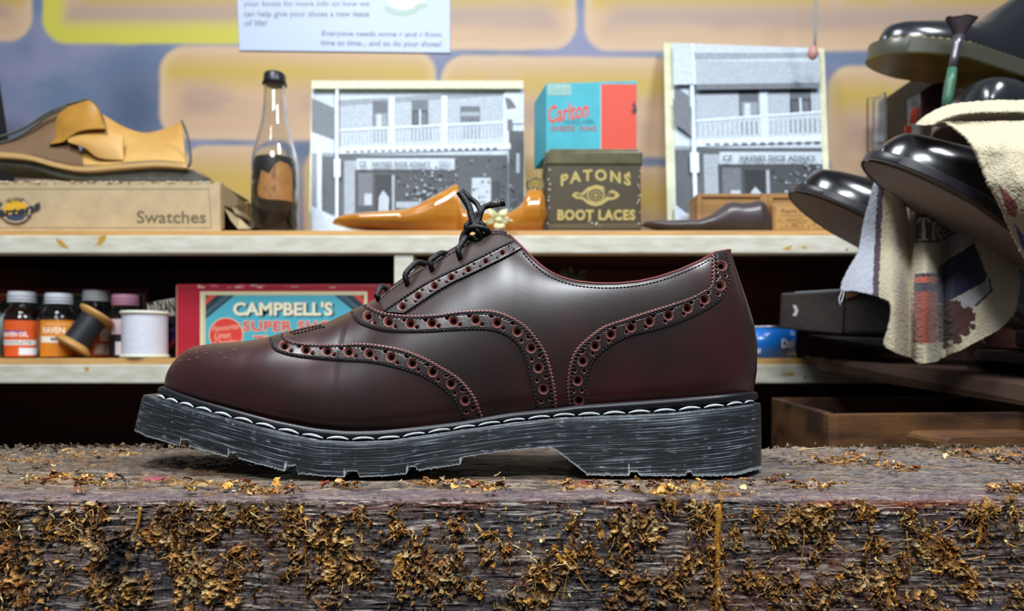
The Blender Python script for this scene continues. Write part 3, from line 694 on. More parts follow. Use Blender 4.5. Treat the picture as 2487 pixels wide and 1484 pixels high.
    mk('welt_filler', Vf, gridF(len(i_), 4, closev=True), M_('rand_rubber'), root)
    # white stitching that lies in crescents on the ledge
    for side in (-1, 1):
        outl = []
        for i in range(0, nu, 1):
            if Wb[i] < .012: continue
            wo = Wb[i] * .40 + hws(X[i]) * .60; zt_ = np.interp(X[i], Xs, ztop)
            outl.append(Vector((X[i], Yc[i] + side * wo, zt_ + .0001)))
        # round ends
        s = [0]
        for a, b in zip(outl, outl[1:]): s.append(s[-1] + (b - a).length)
        s = np.array(s); arr = np.array([tuple(v) for v in outl]); mb = MB(); c = .001
        while c < s[-1] - .0105:
            ln = .0106; ks = np.linspace(0, 1, 9); pts = []; rad = []
            for k in ks:
                a = [np.interp(c + ln * k, s, arr[:, j]) for j in range(3)]
                a[2] += .0004 + .0007 * math.sin(math.pi * k) ** .8; a[1] += -side * .0010 * math.sin(math.pi * k)
                pts.append(a); rad.append(.0003 + .00042 * math.sin(math.pi * k))
            mb.add(*g_tube(pts, rad, 7))
            c += .0124
        mb.mk('welt_stitching', M_('white_thread'), root)
    # ---------------- laces
    def D(px, dy=0): return float(np.interp(px, pxm, Yc - wc)) + dy
    def cord(name, pts, r=.0016, parent=None, n=40, label=None):
        q = smooth_poly([tuple(P(x, y, d)) for x, y, d in pts], n)
        mb = MB(); ph = 0; V_, F_ = g_tube(q, r, 14)
        # braided surface
        V_ = [Vector(v) for v in V_]
        for i in range(n):
            c = Vector(q[i])
            for k in range(14):
                v = V_[i * 14 + k]; V_[i * 14 + k] = c + (v - c) * (1 + .07 * math.cos(k * math.pi / 7 * 3 + i * 1.3) * math.cos(k * math.pi / 7 * 3 - i * 1.3))
        mb.add(V_, F_); o = mb.mk(name, M_('lace_cord'), parent)
        return o
    lace = thing('tmp', None, None, (0, .41, BT)); bpy.data.objects.remove(lace)
    dk = .405
    lc = cord('lace', [(1186,601,.394),(1180,583,.3935),(1166,566,.395),(1150,556,.396),(1134,560,.398),(1124,575,.399),(1120,600,.398),(1116,625,.398)], parent=root, n=46)
    def c2(pts, n=30, r=.00185): return cord('lace_loop', pts, r=r * .88, parent=lc, n=n)
    def eye(x, y, up_):
        c = cast(x, y, .0012); return (x, y, c[0].y) if c else (x, y, D(x, -.001))
    # three loops emerging from the eyelets and going over the edge
    for (ex, ey, tx, ty, bx, by) in [(989,692,992,650,1034,641),(1049,657,1052,622,1090,618),(1117,628,1116,594,1150,580),(918,728,915,712,936,700)]:
        e = cast(ex, ey, .0004); de = e[0].y if e else D(ex)
        k = .6 if ex < 930 else 1
        c2([(ex + 3, ey + 2, de + .002), (ex, ey - 4, de - .0016), (ex - 5 * k, ey - 22 * k, de - .0025), (tx, ty + 6, de - .0012), ((tx + bx) / 2, min(ty, by) - 3, de + .004), (bx, by, de + .012), (bx + 12, by + 6, de + .022)], r=.00175)
        o = cast(ex + 2, ey + 3, .0002)
    # knot
    c2([(1132,575,.397),(1136,560,.392),(1150,552,.389),(1168,553,.389),(1184,560,.391),(1186,572,.394),(1176,580,.396)], r=.0019)
    c2([(1140,566,.393),(1133,552,.392),(1142,540,.392),(1156,538,.391),(1170,545,.390),(1178,556,.392)], r=.0019)
    c2([(1150,572,.392),(1158,584,.392),(1166,576,.391),(1160,560,.389),(1153,545,.390)], r=.0019)
    c2([(1156,556,.390),(1146,530,.391),(1140,505,.392),(1129,485,.393),(1116,467,.394)], r=.0021)
    c2([(1150,545,.391),(1156,522,.392),(1166,515,.392),(1158,495,.394),(1140,480,.3945),(1122,463,.395)], r=.0016)
    c2([(1154,556,.389),(1163,533,.390),(1168,515,.390),(1176,503,.391),(1195,497,.391),(1204,495,.391)], r=.0018)
    q = [P(1190,498,.3908), P(1205,495,.3908), P(1224,491,.3908)]; mb = MB(); mb.add(*g_tube(q, .0019, 12)); mb.mk('aglet', M_('aglet'), lc)
    q = [P(1216,493,.3908), P(1226,491,.3908)]; mb = MB(); mb.add(*g_tube(q, .00205, 12)); mb.mk('lace_tip', M_('lace_cord'), lc)
    return root
build_shoe()
# ------------------------------------------------------------------ helpers for the background
class Surf:
    """a real plane; at(px,py) is where the sight line through that point of the photograph meets it"""
    def __init__(s, a, b, c):
        s.o = Vector(a); s.n = (Vector(b) - s.o).cross(Vector(c) - s.o).normalized()
        if s.n.y > 0: s.n = -s.n
    def at(s, px, py, off=0.0):
        d = Vector(((px - HX) / K, 1, (HY - py) / K)); O = Vector((0, 0, ZC))
        t = (s.o + s.n * off - O).dot(s.n) / d.dot(s.n); return O + d * t
def front(d): return Surf((0, d, 0), (1, d, 0), (0, d, 1))
class Print:
    """flat ink shapes on a surface, later shapes a hair above earlier ones"""
    def __init__(s, surf, off=.0002, step=.00003): s.s = surf; s.mb = MB(); s.off = off; s.step = step; s.k = 0
    def poly(s, pts, c):
        s.k += 1; s.mb.add([s.s.at(x, y, s.off + s.k * s.step) for x, y in pts], [tuple(range(len(pts)))], srgb(c)); return s
    def rect(s, x0, y0, x1, y1, c): return s.poly([(x0, y0), (x1, y0), (x1, y1), (x0, y1)], c)
    def line(s, x0, y0, x1, y1, w, c):
        dx, dy = x1 - x0, y1 - y0; L = math.hypot(dx, dy) or 1; nx, ny = -dy / L * w / 2, dx / L * w / 2
        return s.poly([(x0 + nx, y0 + ny), (x1 + nx, y1 + ny), (x1 - nx, y1 - ny), (x0 - nx, y0 - ny)], c)
    def ell(s, cx, cy, rx, ry, c, n=28, a0=0, a1=2 * math.pi): return s.poly([(cx + rx * math.cos(a0 + (a1 - a0) * i / n), cy + ry * math.sin(a0 + (a1 - a0) * i / n)) for i in range(n)], c)
    def mk(s, name, m, parent): return s.mb.mk(name, m, parent, smooth=False)
def text_mesh(body, bold=0.0, shear=0.0, space=1.0):
    cu = bpy.data.curves.new('t', 'FONT'); cu.body = body; cu.offset = bold; cu.shear = shear; cu.space_character = space; cu.resolution_u = 3
    ob = bpy.data.objects.new('t', cu); COL.objects.link(ob)
    dg = bpy.context.evaluated_depsgraph_get(); me = ob.evaluated_get(dg).to_mesh()
    V = np.array([tuple(v.co) for v in me.vertices]); F = [tuple(p.vertices) for p in me.polygons]
    ob.evaluated_get(dg).to_mesh_clear(); bpy.data.objects.remove(ob); bpy.data.curves.remove(cu)
    return V, F
TXT = {}
def text(pr, body, x0, y0, x1, y1, c, bold=.02, shear=0, rot=0, fn=None, mapper=None, space=1.0):
    """letters filling the box x0..x1, y0 (top)..y1 (base line) of the photograph"""
    V, F = text_mesh(body, bold, shear, space); mn = V.min(0); mx_ = V.max(0)
    u = (V[:, 0] - mn[0]) / (mx_[0] - mn[0]); v = (V[:, 1] - mn[1]) / (mx_[1] - mn[1])
    px = x0 + (x1 - x0) * u; py = y1 - (y1 - y0) * v
    if rot:
        cx, cy = (x0 + x1) / 2, (y0 + y1) / 2; a = math.radians(rot); dx, dy = px - cx, py - cy
        px = cx + dx * math.cos(a) - dy * math.sin(a); py = cy + dx * math.sin(a) + dy * math.cos(a)
    if fn is not None: px, py = fn(px, py)
    pr.k += 1; off = pr.off + pr.k * pr.step
    at = mapper or pr.s.at
    pr.mb.add([at(a, b, off) for a, b in zip(px, py)], F, srgb(c)); return pr
def hexa(fr, bk, c=None):
    """block from its front and back quads, each corner (px, py, depth)"""
    V = [P(*p) for p in fr] + [P(*p) for p in bk]
    return V, [(0, 1, 2, 3), (7, 6, 5, 4), (0, 4, 5, 1), (1, 5, 6, 2), (2, 6, 7, 3), (3, 7, 4, 0)]
def bevel(o, w, seg=2):
    bm = bmesh.new(); bm.from_mesh(o.data); bmesh.ops.recalc_face_normals(bm, faces=bm.faces)
    bmesh.ops.bevel(bm, geom=[e for e in bm.edges if e.calc_face_angle(0) > .3], offset=w, segments=seg, affect='EDGES', profile=.6)
    bm.to_mesh(o.data); bm.free(); return o
def loft_px(xs, top, bot, dc, dh, ex=2.3, m=28):
    """body whose outline follows top/bottom curves in the photograph, round in depth"""
    V = []
    for i, x in enumerate(xs):
        t = itp(x, top); b = itp(x, bot); c = (t + b) / 2; h = (b - t) / 2; hd = itp(x, dh)
        for k in range(m):
            a = 2 * math.pi * k / m; ca, sa = math.cos(a), math.sin(a)
            d = dc + hd * math.copysign(abs(ca) ** (2 / ex), ca); yy = c + h * math.copysign(abs(sa) ** (2 / ex), sa)
            p = P(x, yy, dc); V.append((p.x, d, p.z))
    F = [tuple(f) for f in gridF(len(xs), m, closev=True)] + [tuple(range(m))[::-1], tuple((len(xs) - 1) * m + k for k in range(m))]
    return V, F
def sheet(top, bot, dt, db, n=50, m=18, bulge=0, th=.0015):
    """curved leather or cloth panel between two curves, thickened"""
    A = smooth_poly(top, n); B = smooth_poly(bot, n); V = []
    fs = []
    for i in range(n):
        for j in range(m):
            t = j / (m - 1); q = A[i] * (1 - t) + B[i] * t; d = dt * (1 - t) + db * t - bulge * math.sin(math.pi * t) * math.sin(math.pi * i / (n - 1)) ** .5
            V.append(P(q[0], q[1], d))
    N = len(V); V2 = [v + Vector((0, th, 0)) for v in V]; F = [tuple(f) for f in gridF(n, m)]; F += [tuple(N + k for k in reversed(f)) for f in gridF(n, m)]
    rim = [i * m for i in range(n)] + [(n - 1) * m + j for j in range(1, m)] + [i * m + m - 1 for i in range(n - 2, -1, -1)] + [j for j in range(m - 2, 0, -1)]
    for a, b in zip(rim, rim[1:] + rim[:1]): F.append((b, a, N + a, N + b))
    return V + V2, F

ZS1 = ZC + 310 * .92 / K; ZS2 = ZC            # tops of the two shelves
# ------------------------------------------------------------------ wall with the painted blocks
def build_wall():
    d = 1.24; xs = np.linspace(-1.0, 1.0, 560); zs = np.linspace(ZC + .70, ZC - .25, 270)
    XX, ZZ = np.meshgrid(xs, zs, indexing='ij'); px, py = proj(XX, d, ZZ)
    def C(h): return np.array(srgb(h))
    n1 = fbm(px / 170, py / 120, 4, 3); n2 = fbm(px / 60, py / 60, 4, 8)
    def mix(a, b, t): return a * (1 - t[..., None]) + b * t[..., None]
    col = mix(np.broadcast_to(C('#5f7089'), px.shape + (3,)), C('#7d7f99'), sstep(.3, .7, n1)); col = mix(col, C('#3f4d66'), np.exp(-(((px - 330) / 80) ** 2 + ((py - 270) / 120) ** 2)) * .8)
    sl = (px - 1243) * .012
    blocks = [(-200,-300,78,100,0),(104,-300,800,106,1),(815,-300,1399,120,0),(1420,-300,2700,124,0),(388,122,1058,347,0),(1072,136,1990,378,0),(2010,150,2700,420,0),(-200,450,420,700,0),(440,362,726,700,0),(738,362,1400,700,0),(1420,400,2100,700,0)]
    for k, (x0, y0, x1, y1, yel) in enumerate(blocks):
        yy = py - sl * 1.0 * (y0 > 0); cx, cy = (x0 + x1) / 2, (y0 + y1) / 2; hx, hy = (x1 - x0) / 2, (y1 - y0) / 2; r = min(62, hy * .8)
        qx = np.abs(px - cx) - hx + r; qy = np.abs(yy - cy) - hy + r
        sd = np.hypot(np.maximum(qx, 0), np.maximum(qy, 0)) + np.minimum(np.maximum(qx, qy), 0) - r + (n2 - .5) * 5
        m = sstep(7, -6, sd)
        t = (yy - max(y0, -20 if y0 < 0 else y0)) / (y1 - max(y0, -20))
        b = mix(np.broadcast_to(C('#bf9f80'), px.shape + (3,)), C('#b79b48'), np.exp(-((t - (.28 if y0 > 0 else .15)) / .17) ** 2) * sstep(.15, .5, n1) * .95)
        b = mix(b, C('#a08676'), np.exp(-((t - .60) / .20) ** 2) * sstep(-20, -80, sd) * sstep(.25, .6, fbm(px / 210 + k * 7, py / 70, 3, 15)) * .85)
        if y0 < 0: b = mix(b, C('#9f8a7e'), np.exp(-((t - .45) / .28) ** 2) * sstep(-25, -90, sd) * .8)
        b = mix(b, C('#c9b092'), sstep(-30, -5, sd) * .45)
        if yel: b = mix(b, C('#bdb83a'), sstep(-75, -25, sd) * .9)
        col = col * (1 - m[..., None]) + b * m[..., None]
    V = np.stack([XX, np.full_like(XX, d), ZZ], -1).reshape(-1, 3)
    m = mat('mural_paint', rough=.55, attr=True, bump=.05, bscale=60)
    o = mk('wall_back', V, gridF(560, 270, flip=True), m, col=col.reshape(-1, 3)); o['kind'] = 'structure'
    o2, F2 = g_box((-2.5, d + .002, 0), (2.5, d + .10, 2.6)); mat('plaster', srgb('#8f8a80'), .8, bump=.1)
    w2 = mk('wall_back_plaster', o2, F2, M_('plaster'), smooth=False); w2['kind'] = 'structure'; w2.name = 'wall_back.001'
    fV, fF = g_box((-2.5, -2.5, -.05), (2.5, d + .1, 0)); mat('floor_boards', srgb('#2a221c'), .5, noise=.3, nscale=6, stretch=(1, 8, 1)); f = mk('floor', fV, fF, M_('floor_boards'), smooth=False); f['kind'] = 'structure'
build_wall()

# ------------------------------------------------------------------ shelves
mat('cream_paint', srgb('#d2cfc0'), .42, color2=srgb('#bdb9a4'), nscale=30, stretch=(1, 1, 4), bump=.25, bscale=90)
mat('ply_edge', srgb('#c79a5e'), .5, noise=.2, nscale=30, stretch=(.4, 1, 14))
mat('dark_stain', srgb('#3d2216'), .7, noise=.35, nscale=9, stretch=(.5, 1, 5), bump=.2)
mat('ochre_stain', srgb('#c2a24a'), .5)
def bx(name, x0, x1, y0, y1, z0, z1, m, parent, bev=.0015):
    V, F = g_box((x0, y0, z0), (x1, y1, z1), bev); return mk(name, V, F, M_(m), parent, smooth=False)
def xat(px, d): return (px - HX) * d / K
def zat(py, d): return ZC + (HY - py) * d / K
def build_shelf():
    r = thing('shelf_unit', 'wall shelving with cream painted front rails and dark stained insides', 'shelf', (0, 1.08, 0))
    XL, XR = -.95, .585; d = .92
    bx('shelf_board', XL, XR, d, 1.238, ZS1 - .0062, ZS1, 'ply_edge', r, .0006)
    bx('front_rail', XL, XR, d - .003, d + .02, zat(616, d), ZS1 - .0064, 'cream_paint', r, .002)
    bx('shelf_board', XL, XR - .19, d, 1.238, ZS2 - .0075, ZS2, 'ply_edge', r, .0006)
    bx('front_rail', XL, XR, d - .003, d + .02, zat(931, d), ZS2 - .0077, 'cream_paint', r, .002)
    bx('divider', xat(957, d), xat(1003, d), d + .001, 1.22, ZS2, zat(616, d), 'cream_paint', r, .001)
    mat('stained_panel', srgb('#5f3320'), .6, noise=.3, nscale=6, stretch=(.5, 1, 6)); bx('back_panel', XL, XR + .4, 1.222, 1.236, .3, ZS1 - .008, 'stained_panel', r, 0)
    bx('lining_board', XL, XR, d + .021, 1.221, ZS1 - .013, ZS1 - .0065, 'dark_stain', r, 0)
    bx('lining_board', XL, XR, d + .021, 1.221, ZS2 - .03, ZS2 - .0077, 'dark_stain', r, 0)
    bx('bottom_board', XL, XR + .35, .70, 1.221, ZC - .165, ZC - .145, 'dark_stain', r, 0)
    for x in (XL, XR): bx('side_panel', x - .02, x, d, 1.238, 0, ZS1 - .007, 'dark_stain', r, 0)
    s = front(d - .0031); mat('stain_marks', rough=.6, attr=True)
    for p in ([(236,592),(240,575),(258,570),(256,584),(245,594),(228,596)], [(135,578),(150,584),(168,604),(150,600),(140,590)], [(1900,604),(1925,594),(1918,608)], [(2010,898),(2020,888),(2035,892),(2018,905)],
              [(830,922),(845,905),(860,896),(850,920)], [(205,893),(215,890),(216,900),(207,902)], [(1895,910),(1925,903),(1930,912)], [(1945,600),(1957,597),(1960,606)]): pr = Print(s, .0001); pr.poly(p, '#b58f35'); pr.mk('paint_stain', M_('stain_marks'), r)
    for (x, y) in ((2057, 606), (1955, 917)): pr = Print(s, .0001); pr.ell(x, y, 3, 2.5, '#3a3630', 10); pr.mk('nail_hole', M_('stain_marks'), r)
    
build_shelf()
mat('ink', rough=.55, attr=True)
mat('gloss_ink', rough=.25, attr=True)

# ------------------------------------------------------------------ poster on the wall
def build_poster():
    s = front(1.2385); V = [s.at(573, -80, .0012), s.at(1093, -80, .0012), s.at(1093, 128, .0012), s.at(582, 122, .0012)]
    V2 = [v + Vector((0, .0011, 0)) for v in V]; mat('poster_paper', srgb('#b6c3da'), .45)
    r = mk('wall_poster', V + V2, [(3, 2, 1, 0), (4, 5, 6, 7), (0, 1, 5, 4), (1, 2, 6, 5), (2, 3, 7, 6), (3, 0, 4, 7)], M_('poster_paper'), smooth=False)
    tag(r, 'pale blue-white poster with lines of text pinned to the painted wall', 'poster')
    pr = Print(s, .0014)
    text(pr, 'your boots for more info on how we', 592, 2, 897, 19, '#7d7a78', .01); text(pr, 'can help give your shoes a new lease', 592, 26, 897, 45, '#7d7a78', .01)
    text(pr, 'of life!', 594, 48, 648, 63, '#7d7a78', .01); text(pr, 'Everyone needs some r and r from', 782, 76, 1072, 92, '#6f7480', .01, rot=.7); text(pr, 'time to time... and so do your shoes!', 778, 98, 1072, 116, '#6f7480', .01, rot=.7)
    pr.poly([(932,12),(945,16),(960,24),(985,27),(1005,20),(1018,8),(1036,4),(1038,16),(1020,20),(1008,32),(985,38),(955,35),(936,26)], '#a9bfae')
    pr.poly([(940,-10),(1030,-20),(1034,6),(1012,8),(1000,20),(975,24),(945,14)], '#dfe9f4')
    pr.mk('printed_text', M_('ink'), r)
build_poster()

# ------------------------------------------------------------------ black-and-white street photographs
G = lambda v: (int(v * .93), int(v * .98), min(255, int(v * 1.03)))
def facade(pr, T, tall):
    """verandah building, drawn in the landscape print's frame and carried over by T"""
    def R(x0, y0, x1, y1, v): pr.poly([T(x0, y0), T(x1, y0), T(x1, y1), T(x0, y1)], G(v))
    def Q(pts, v): pr.poly([T(*p) for p in pts], G(v))
    rnd = random.Random(9)
    R(757,215,1272,558,198)
    Q([(757,238),(812,262),(812,340),(757,320)],120); Q([(757,320),(812,345),(812,370),(757,372)],210); R(757,372,815,530,150); R(770,360,781,540,225); R(782,380,812,520,95)
    Q([(822,245),(1225,218),(1225,224),(822,252)],205); Q([(822,250),(1225,222),(1225,325),(822,345)],180); Q([(822,244),(950,236),(1225,220),(1225,232),(822,258)],150)
    R(905,245,942,306,105); R(910,275,940,308,150); R(915,278,926,308,205); R(1000,243,1040,268,110); R(1000,268,1040,304,70); R(1004,273,1016,302,95); R(1022,273,1036,302,110); R(1018,266,1022,304,215)
    R(1118,258,1166,296,110); R(1120,272,1164,282,165)
    Q([(822,318),(1225,298),(1225,350),(822,362)],196)
    for i in range(44):
        x = 826 + i * 9.1; v = 130 if (905 < x < 945 or 995 < x < 1045 or 1118 < x < 1168) else 172; yb = 318 - (x - 822) * .05; Q([(x, yb + 4), (x + 3, yb + 4), (x + 3, yb + 34), (x, yb + 34)], v)
    Q([(822,314),(1225,294),(1225,299),(822,319)],225)
    for x in (944, 1072, 1222): R(x, 240 - (x - 822) * .03, x + 15, 356, 215)
    R(1226,222,1272,300,205); Q([(1226,236),(1240,240),(1255,262),(1232,266)],110); R(1232,290,1245,318,110); R(1236,318,1272,545,85); R(1254,372,1262,420,190)
    Q([(822,358),(1240,348),(1240,362),(822,374)],222)
    for i in range(22): x = 840 + i * 17; R(x, 366 - i * .4, x + 10, 371 - i * .4, 110)
    R(824,376,1232,545,92); R(836,390,866,520,165); R(866,385,1104,412,200)
    R(862,412,1106,540,70)
    Q([(870,420),(905,420),(905,500),(870,500)],110); R(885,470,903,498,190); R(912,425,950,530,45); R(952,425,958,540,170)
    for i in range(220):
        x = rnd.gauss(1050, 38); y = rnd.gauss(470, 32)
        if 960 < x < 1120 and 400 < y < 530: a = rnd.uniform(2, 7); R(x, y, x + a, y + a * rnd.uniform(.4, 1.3), rnd.choice([60, 90, 140, 180, 120, 200]))
    R(962,490,1060,505,170); R(970,505,1050,530,85)
    Q([(925,470),(931,462),(937,470),(945,480),(944,520),(935,521),(934,545),(926,545),(926,520),(919,515),(920,480)],185)
    R(1112,380,1232,545,80); R(1146,432,1192,520,190); R(1196,440,1215,540,60); Q([(757,520),(880,530),(1272,528),(1272,560),(757,560)],188); Q([(757,500),(800,520),(840,560),(757,560)],205)
    R(815,215,822,545,228); R(811,386,827,430,232)
    for i in range(60):
        x, y = rnd.uniform(1100, 1260), rnd.uniform(385, 540); R(x, y, x + rnd.uniform(2, 8), y + rnd.uniform(2, 7), rnd.choice([50, 70, 110, 150]))
    P0 = pr.s
    def fn(a, b):
        r_ = [T(x, y) for x, y in zip(a, b)]; return np.array([q[0] for q in r_]), np.array([q[1] for q in r_])
    text(pr, "HAVNES SHOE ADINA'S", 904, 392, 1044, 405, G(75), .03, fn=fn, space=1.15); text(pr, 'CF', 872, 392, 890, 405, G(90), .02, fn=fn); text(pr, 'SERV.', 1066, 390, 1098, 402, G(120), .01, fn=fn)
def build_prints():
    mat('photo_gloss', rough=.5, attr=True, spec=.3, noise=.16, nscale=260); mat('aged_border', srgb('#cfcfae'), .45, noise=.15, nscale=40)
    def board(name, cs, s, label, th=.0025):
        V = [s.at(*c) for c in cs]; V2 = [v + Vector((0, th, 0)) for v in V]
        r = mk(name, V + V2, [(3, 2, 1, 0), (4, 5, 6, 7), (0, 1, 5, 4), (1, 2, 6, 5), (2, 3, 7, 6), (3, 0, 4, 7)], M_('aged_border'), smooth=False)
        return tag(r, label, 'photograph', 'old street photographs standing on the upper shelf')
    zb = ZS1 + .0006
    s = Surf((0, 1.06, zb), (1, 1.06, zb), (0, 1.12, zb + .2)); yb = lambda d: HY - (zb - ZC) * K / d
    r = board('photo_print', [(757, 196), (1271, 199), (1278, yb(1.06)), (748, yb(1.06))], s, 'wide black and white photograph of a shop with a balcony behind the wooden shoe tree')
    pr = Print(s, .0003, .000025)
    facade(pr, lambda x, y: (x + (760 - 757) * 0, y), False)
    pr.rect(757, 196, 1271, 215, '#cfcdb0'); pr.mk('street_scene', M_('photo_gloss'), r)
    s = Surf((0, 1.05, zb), (1, 1.05, zb), (0, 1.17, zb + .26))
    r = board('photo_print', [(1612, 103), (2002, 118), (2020, yb(1.05)), (1622, yb(1.05))], s, 'tall black and white photograph of a shop leaning behind the dark shoe last')
    pr = Print(s, .0003, .000025); pr.poly([(1634, 105), (1985, 117), (2002, 560), (1640, 560)], G(188))
    def T(x, y):
        X = 1680 + (x - 818) * 1.30; Y = 205 + (y - 236) * 1.10 + (X - 1680) * .0
        if y < 236: Y = 205 + (y - 236) * 1.5
        X = X + (Y - 200) * .03; return (min(max(X, 1638), 1989 + (Y - 117) * .03), min(Y, 590))
    facade(pr, T, True)
    pr.poly([(1634, 105), (1985, 117), (1990, 205), (1636, 205)], G(205)); pr.poly([(1685, 128), (1990, 128), (1990, 140), (1688, 146)], G(160)); pr.poly([(1690, 148), (1990, 150), (1990, 208), (1690, 212)], G(180)); pr.poly([(1690, 205), (1992, 200), (1992, 214), (1690, 218)], G(120))
    pr.poly([(1679, 105), (1684, 105), (1690, 205), (1685, 205)], G(225)); pr.poly([(1634, 240), (1680, 260), (1680, 330), (1638, 300)], G(120))
    pr.mk('street_scene', M_('photo_gloss'), r)
build_prints()

# ------------------------------------------------------------------ Carlton box, laces tin
def build_carlton():
    zt = zat(362, .955) + .0006
    A = P(1326, 300, .985); B = P(1547, 300, .975); Cn = P(1297, 300, 1.06); D_ = B + (Cn - A)
    top = zat(203, .985); q = [A, B, D_, Cn]
    V = [Vector((p.x, p.y, zt)) for p in q] + [Vector((p.x, p.y, top)) for p in q]
    mat('teal_card', srgb('#2fa0ae'), .5, noise=.1, nscale=30)
    r = mk('small_carton', V, [(3, 2, 1, 0), (4, 5, 6, 7), (0, 1, 5, 4), (1, 2, 6, 5), (2, 3, 7, 6), (3, 0, 4, 7)], M_('teal_card'), smooth=False); bevel(r, .0008)
    tag(r, 'turquoise and red card box standing on the brown laces tin', 'box')
    s = Surf(V[0], V[1], V[5]); pr = Print(s, .00025)
    pr.rect(1460, 204.5, 1546, 372, '#cf4630'); pr.line(1459, 205, 1459, 372, 2, '#b8b8a8'); pr.rect(1331, 205, 1387, 231, '#93b3a6')
    text(pr, 'Swirll', 1337, 209, 1382, 228, '#6fa3a0', .02); text(pr, 'Carlton', 1330, 250, 1430, 292, '#d4432f', .015, .35, rot=-9)
    text(pr, 'HARD HEEL', 1370, 290, 1446, 301, '#2a7f8c', .01); text(pr, 'GREEZE', 1337, 306, 1395, 318, '#a0605c', .02); text(pr, 'RUNG', 1408, 306, 1448, 318, '#a0605c', .02)
    rnd = random.Random(2)
    for i in range(26): a = rnd.uniform(2.0, 4.3); L = rnd.uniform(5, 18); pr.line(1546, 268, 1546 + L * math.cos(a) * .7, 268 + L * 1.6 * math.sin(a), 1.5, '#40302c')
    pr.mk('printed_label', M_('ink'), r)
build_carlton()
def build_tin():
    mat('tin_brown', srgb('#4a4029'), .42, noise=.2, nscale=50, color2=srgb('#3b3220')); mat('tin_lid', srgb('#5a563c'), .3, metal=.3, noise=.25, nscale=60)
    d = .95; r = thing('laces_tin', 'square brown metal tin lettered in gold for boot laces', 'tin', (xat(1440, d), 1.0, ZS1))
    o = bx('tin_body', xat(1327, d), xat(1557, d), d, d + .105, ZS1 + .0003, zat(398, d), 'tin_brown', r, .002)
    o = bx('lid', xat(1324, d), xat(1561, d), d - .0015, d + .107, zat(402, d), zat(366, d), 'tin_lid', r, .003)
    bx('lid_rim', xat(1334, d), xat(1553, d), d + .003, d + .10, zat(367, d), zat(359.5, d), 'tin_lid', r, .0015)
    pr = Print(front(d), .0002)
    gold = '#b3a05a'
    def arch(px, py): return px, py + 14 * ((px - 1447) / 85.) ** 2 - 4
    text(pr, 'PATONS', 1362, 415, 1532, 443, gold, .035, fn=arch, space=1.35); text(pr, "'", 1524, 418, 1530, 428, gold, .02)
    text(pr, 'BOOT LACES', 1354, 509, 1543, 535, gold, .04, space=1.1)
    pr.poly([(1388,474),(1398,466),(1412,470),(1428,455),(1448,449),(1466,453),(1478,463),(1490,462),(1500,468),(1505,474),(1500,480),(1490,485),(1478,486),(1462,497),(1447,501),(1430,497),(1414,484),(1398,482)], gold)
    pr.poly([(1396,474),(1404,470),(1414,475),(1430,462),(1447,456),(1462,460),(1474,470),(1484,467),(1494,474),(1484,480),(1474,478),(1460,490),(1447,494),(1430,488),(1414,478),(1404,478)], '#5f5630')
    pr.ell(1447, 474, 21, 18, gold); pr.ell(1447, 474, 18, 15.5, '#4e4528'); pr.ell(1447, 474, 13, 11, '#8f8048'); pr.ell(1447, 474, 9, 7.5, '#4e4528'); pr.ell(1447, 474, 4, 3.4, gold)
    pr.poly([(1466,455),(1474,448),(1482,462),(1472,474)], '#463c26'); pr.ell(1488, 474, 6, 5, '#4e4528')
    for i in range(38): pr.rect(1331 + i * 5.9, 541, 1334 + i * 5.9, 554, '#6b6140')
    pr.rect(1329, 538, 1556, 540, '#2e2818')
    rnd = random.Random(6)
    for i in range(26): x = rnd.choice([rnd.uniform(1329, 1336), rnd.uniform(1548, 1556), rnd.uniform(1430, 1460)]); y = rnd.uniform(410, 545) if x > 1540 or x < 1340 else rnd.uniform(536, 548); pr.ell(x, y, rnd.uniform(1, 2.6), rnd.uniform(1, 2.6), '#c8c0a8', 7)
    pr.mk('gold_lettering', M_('ink'), r)
build_tin()

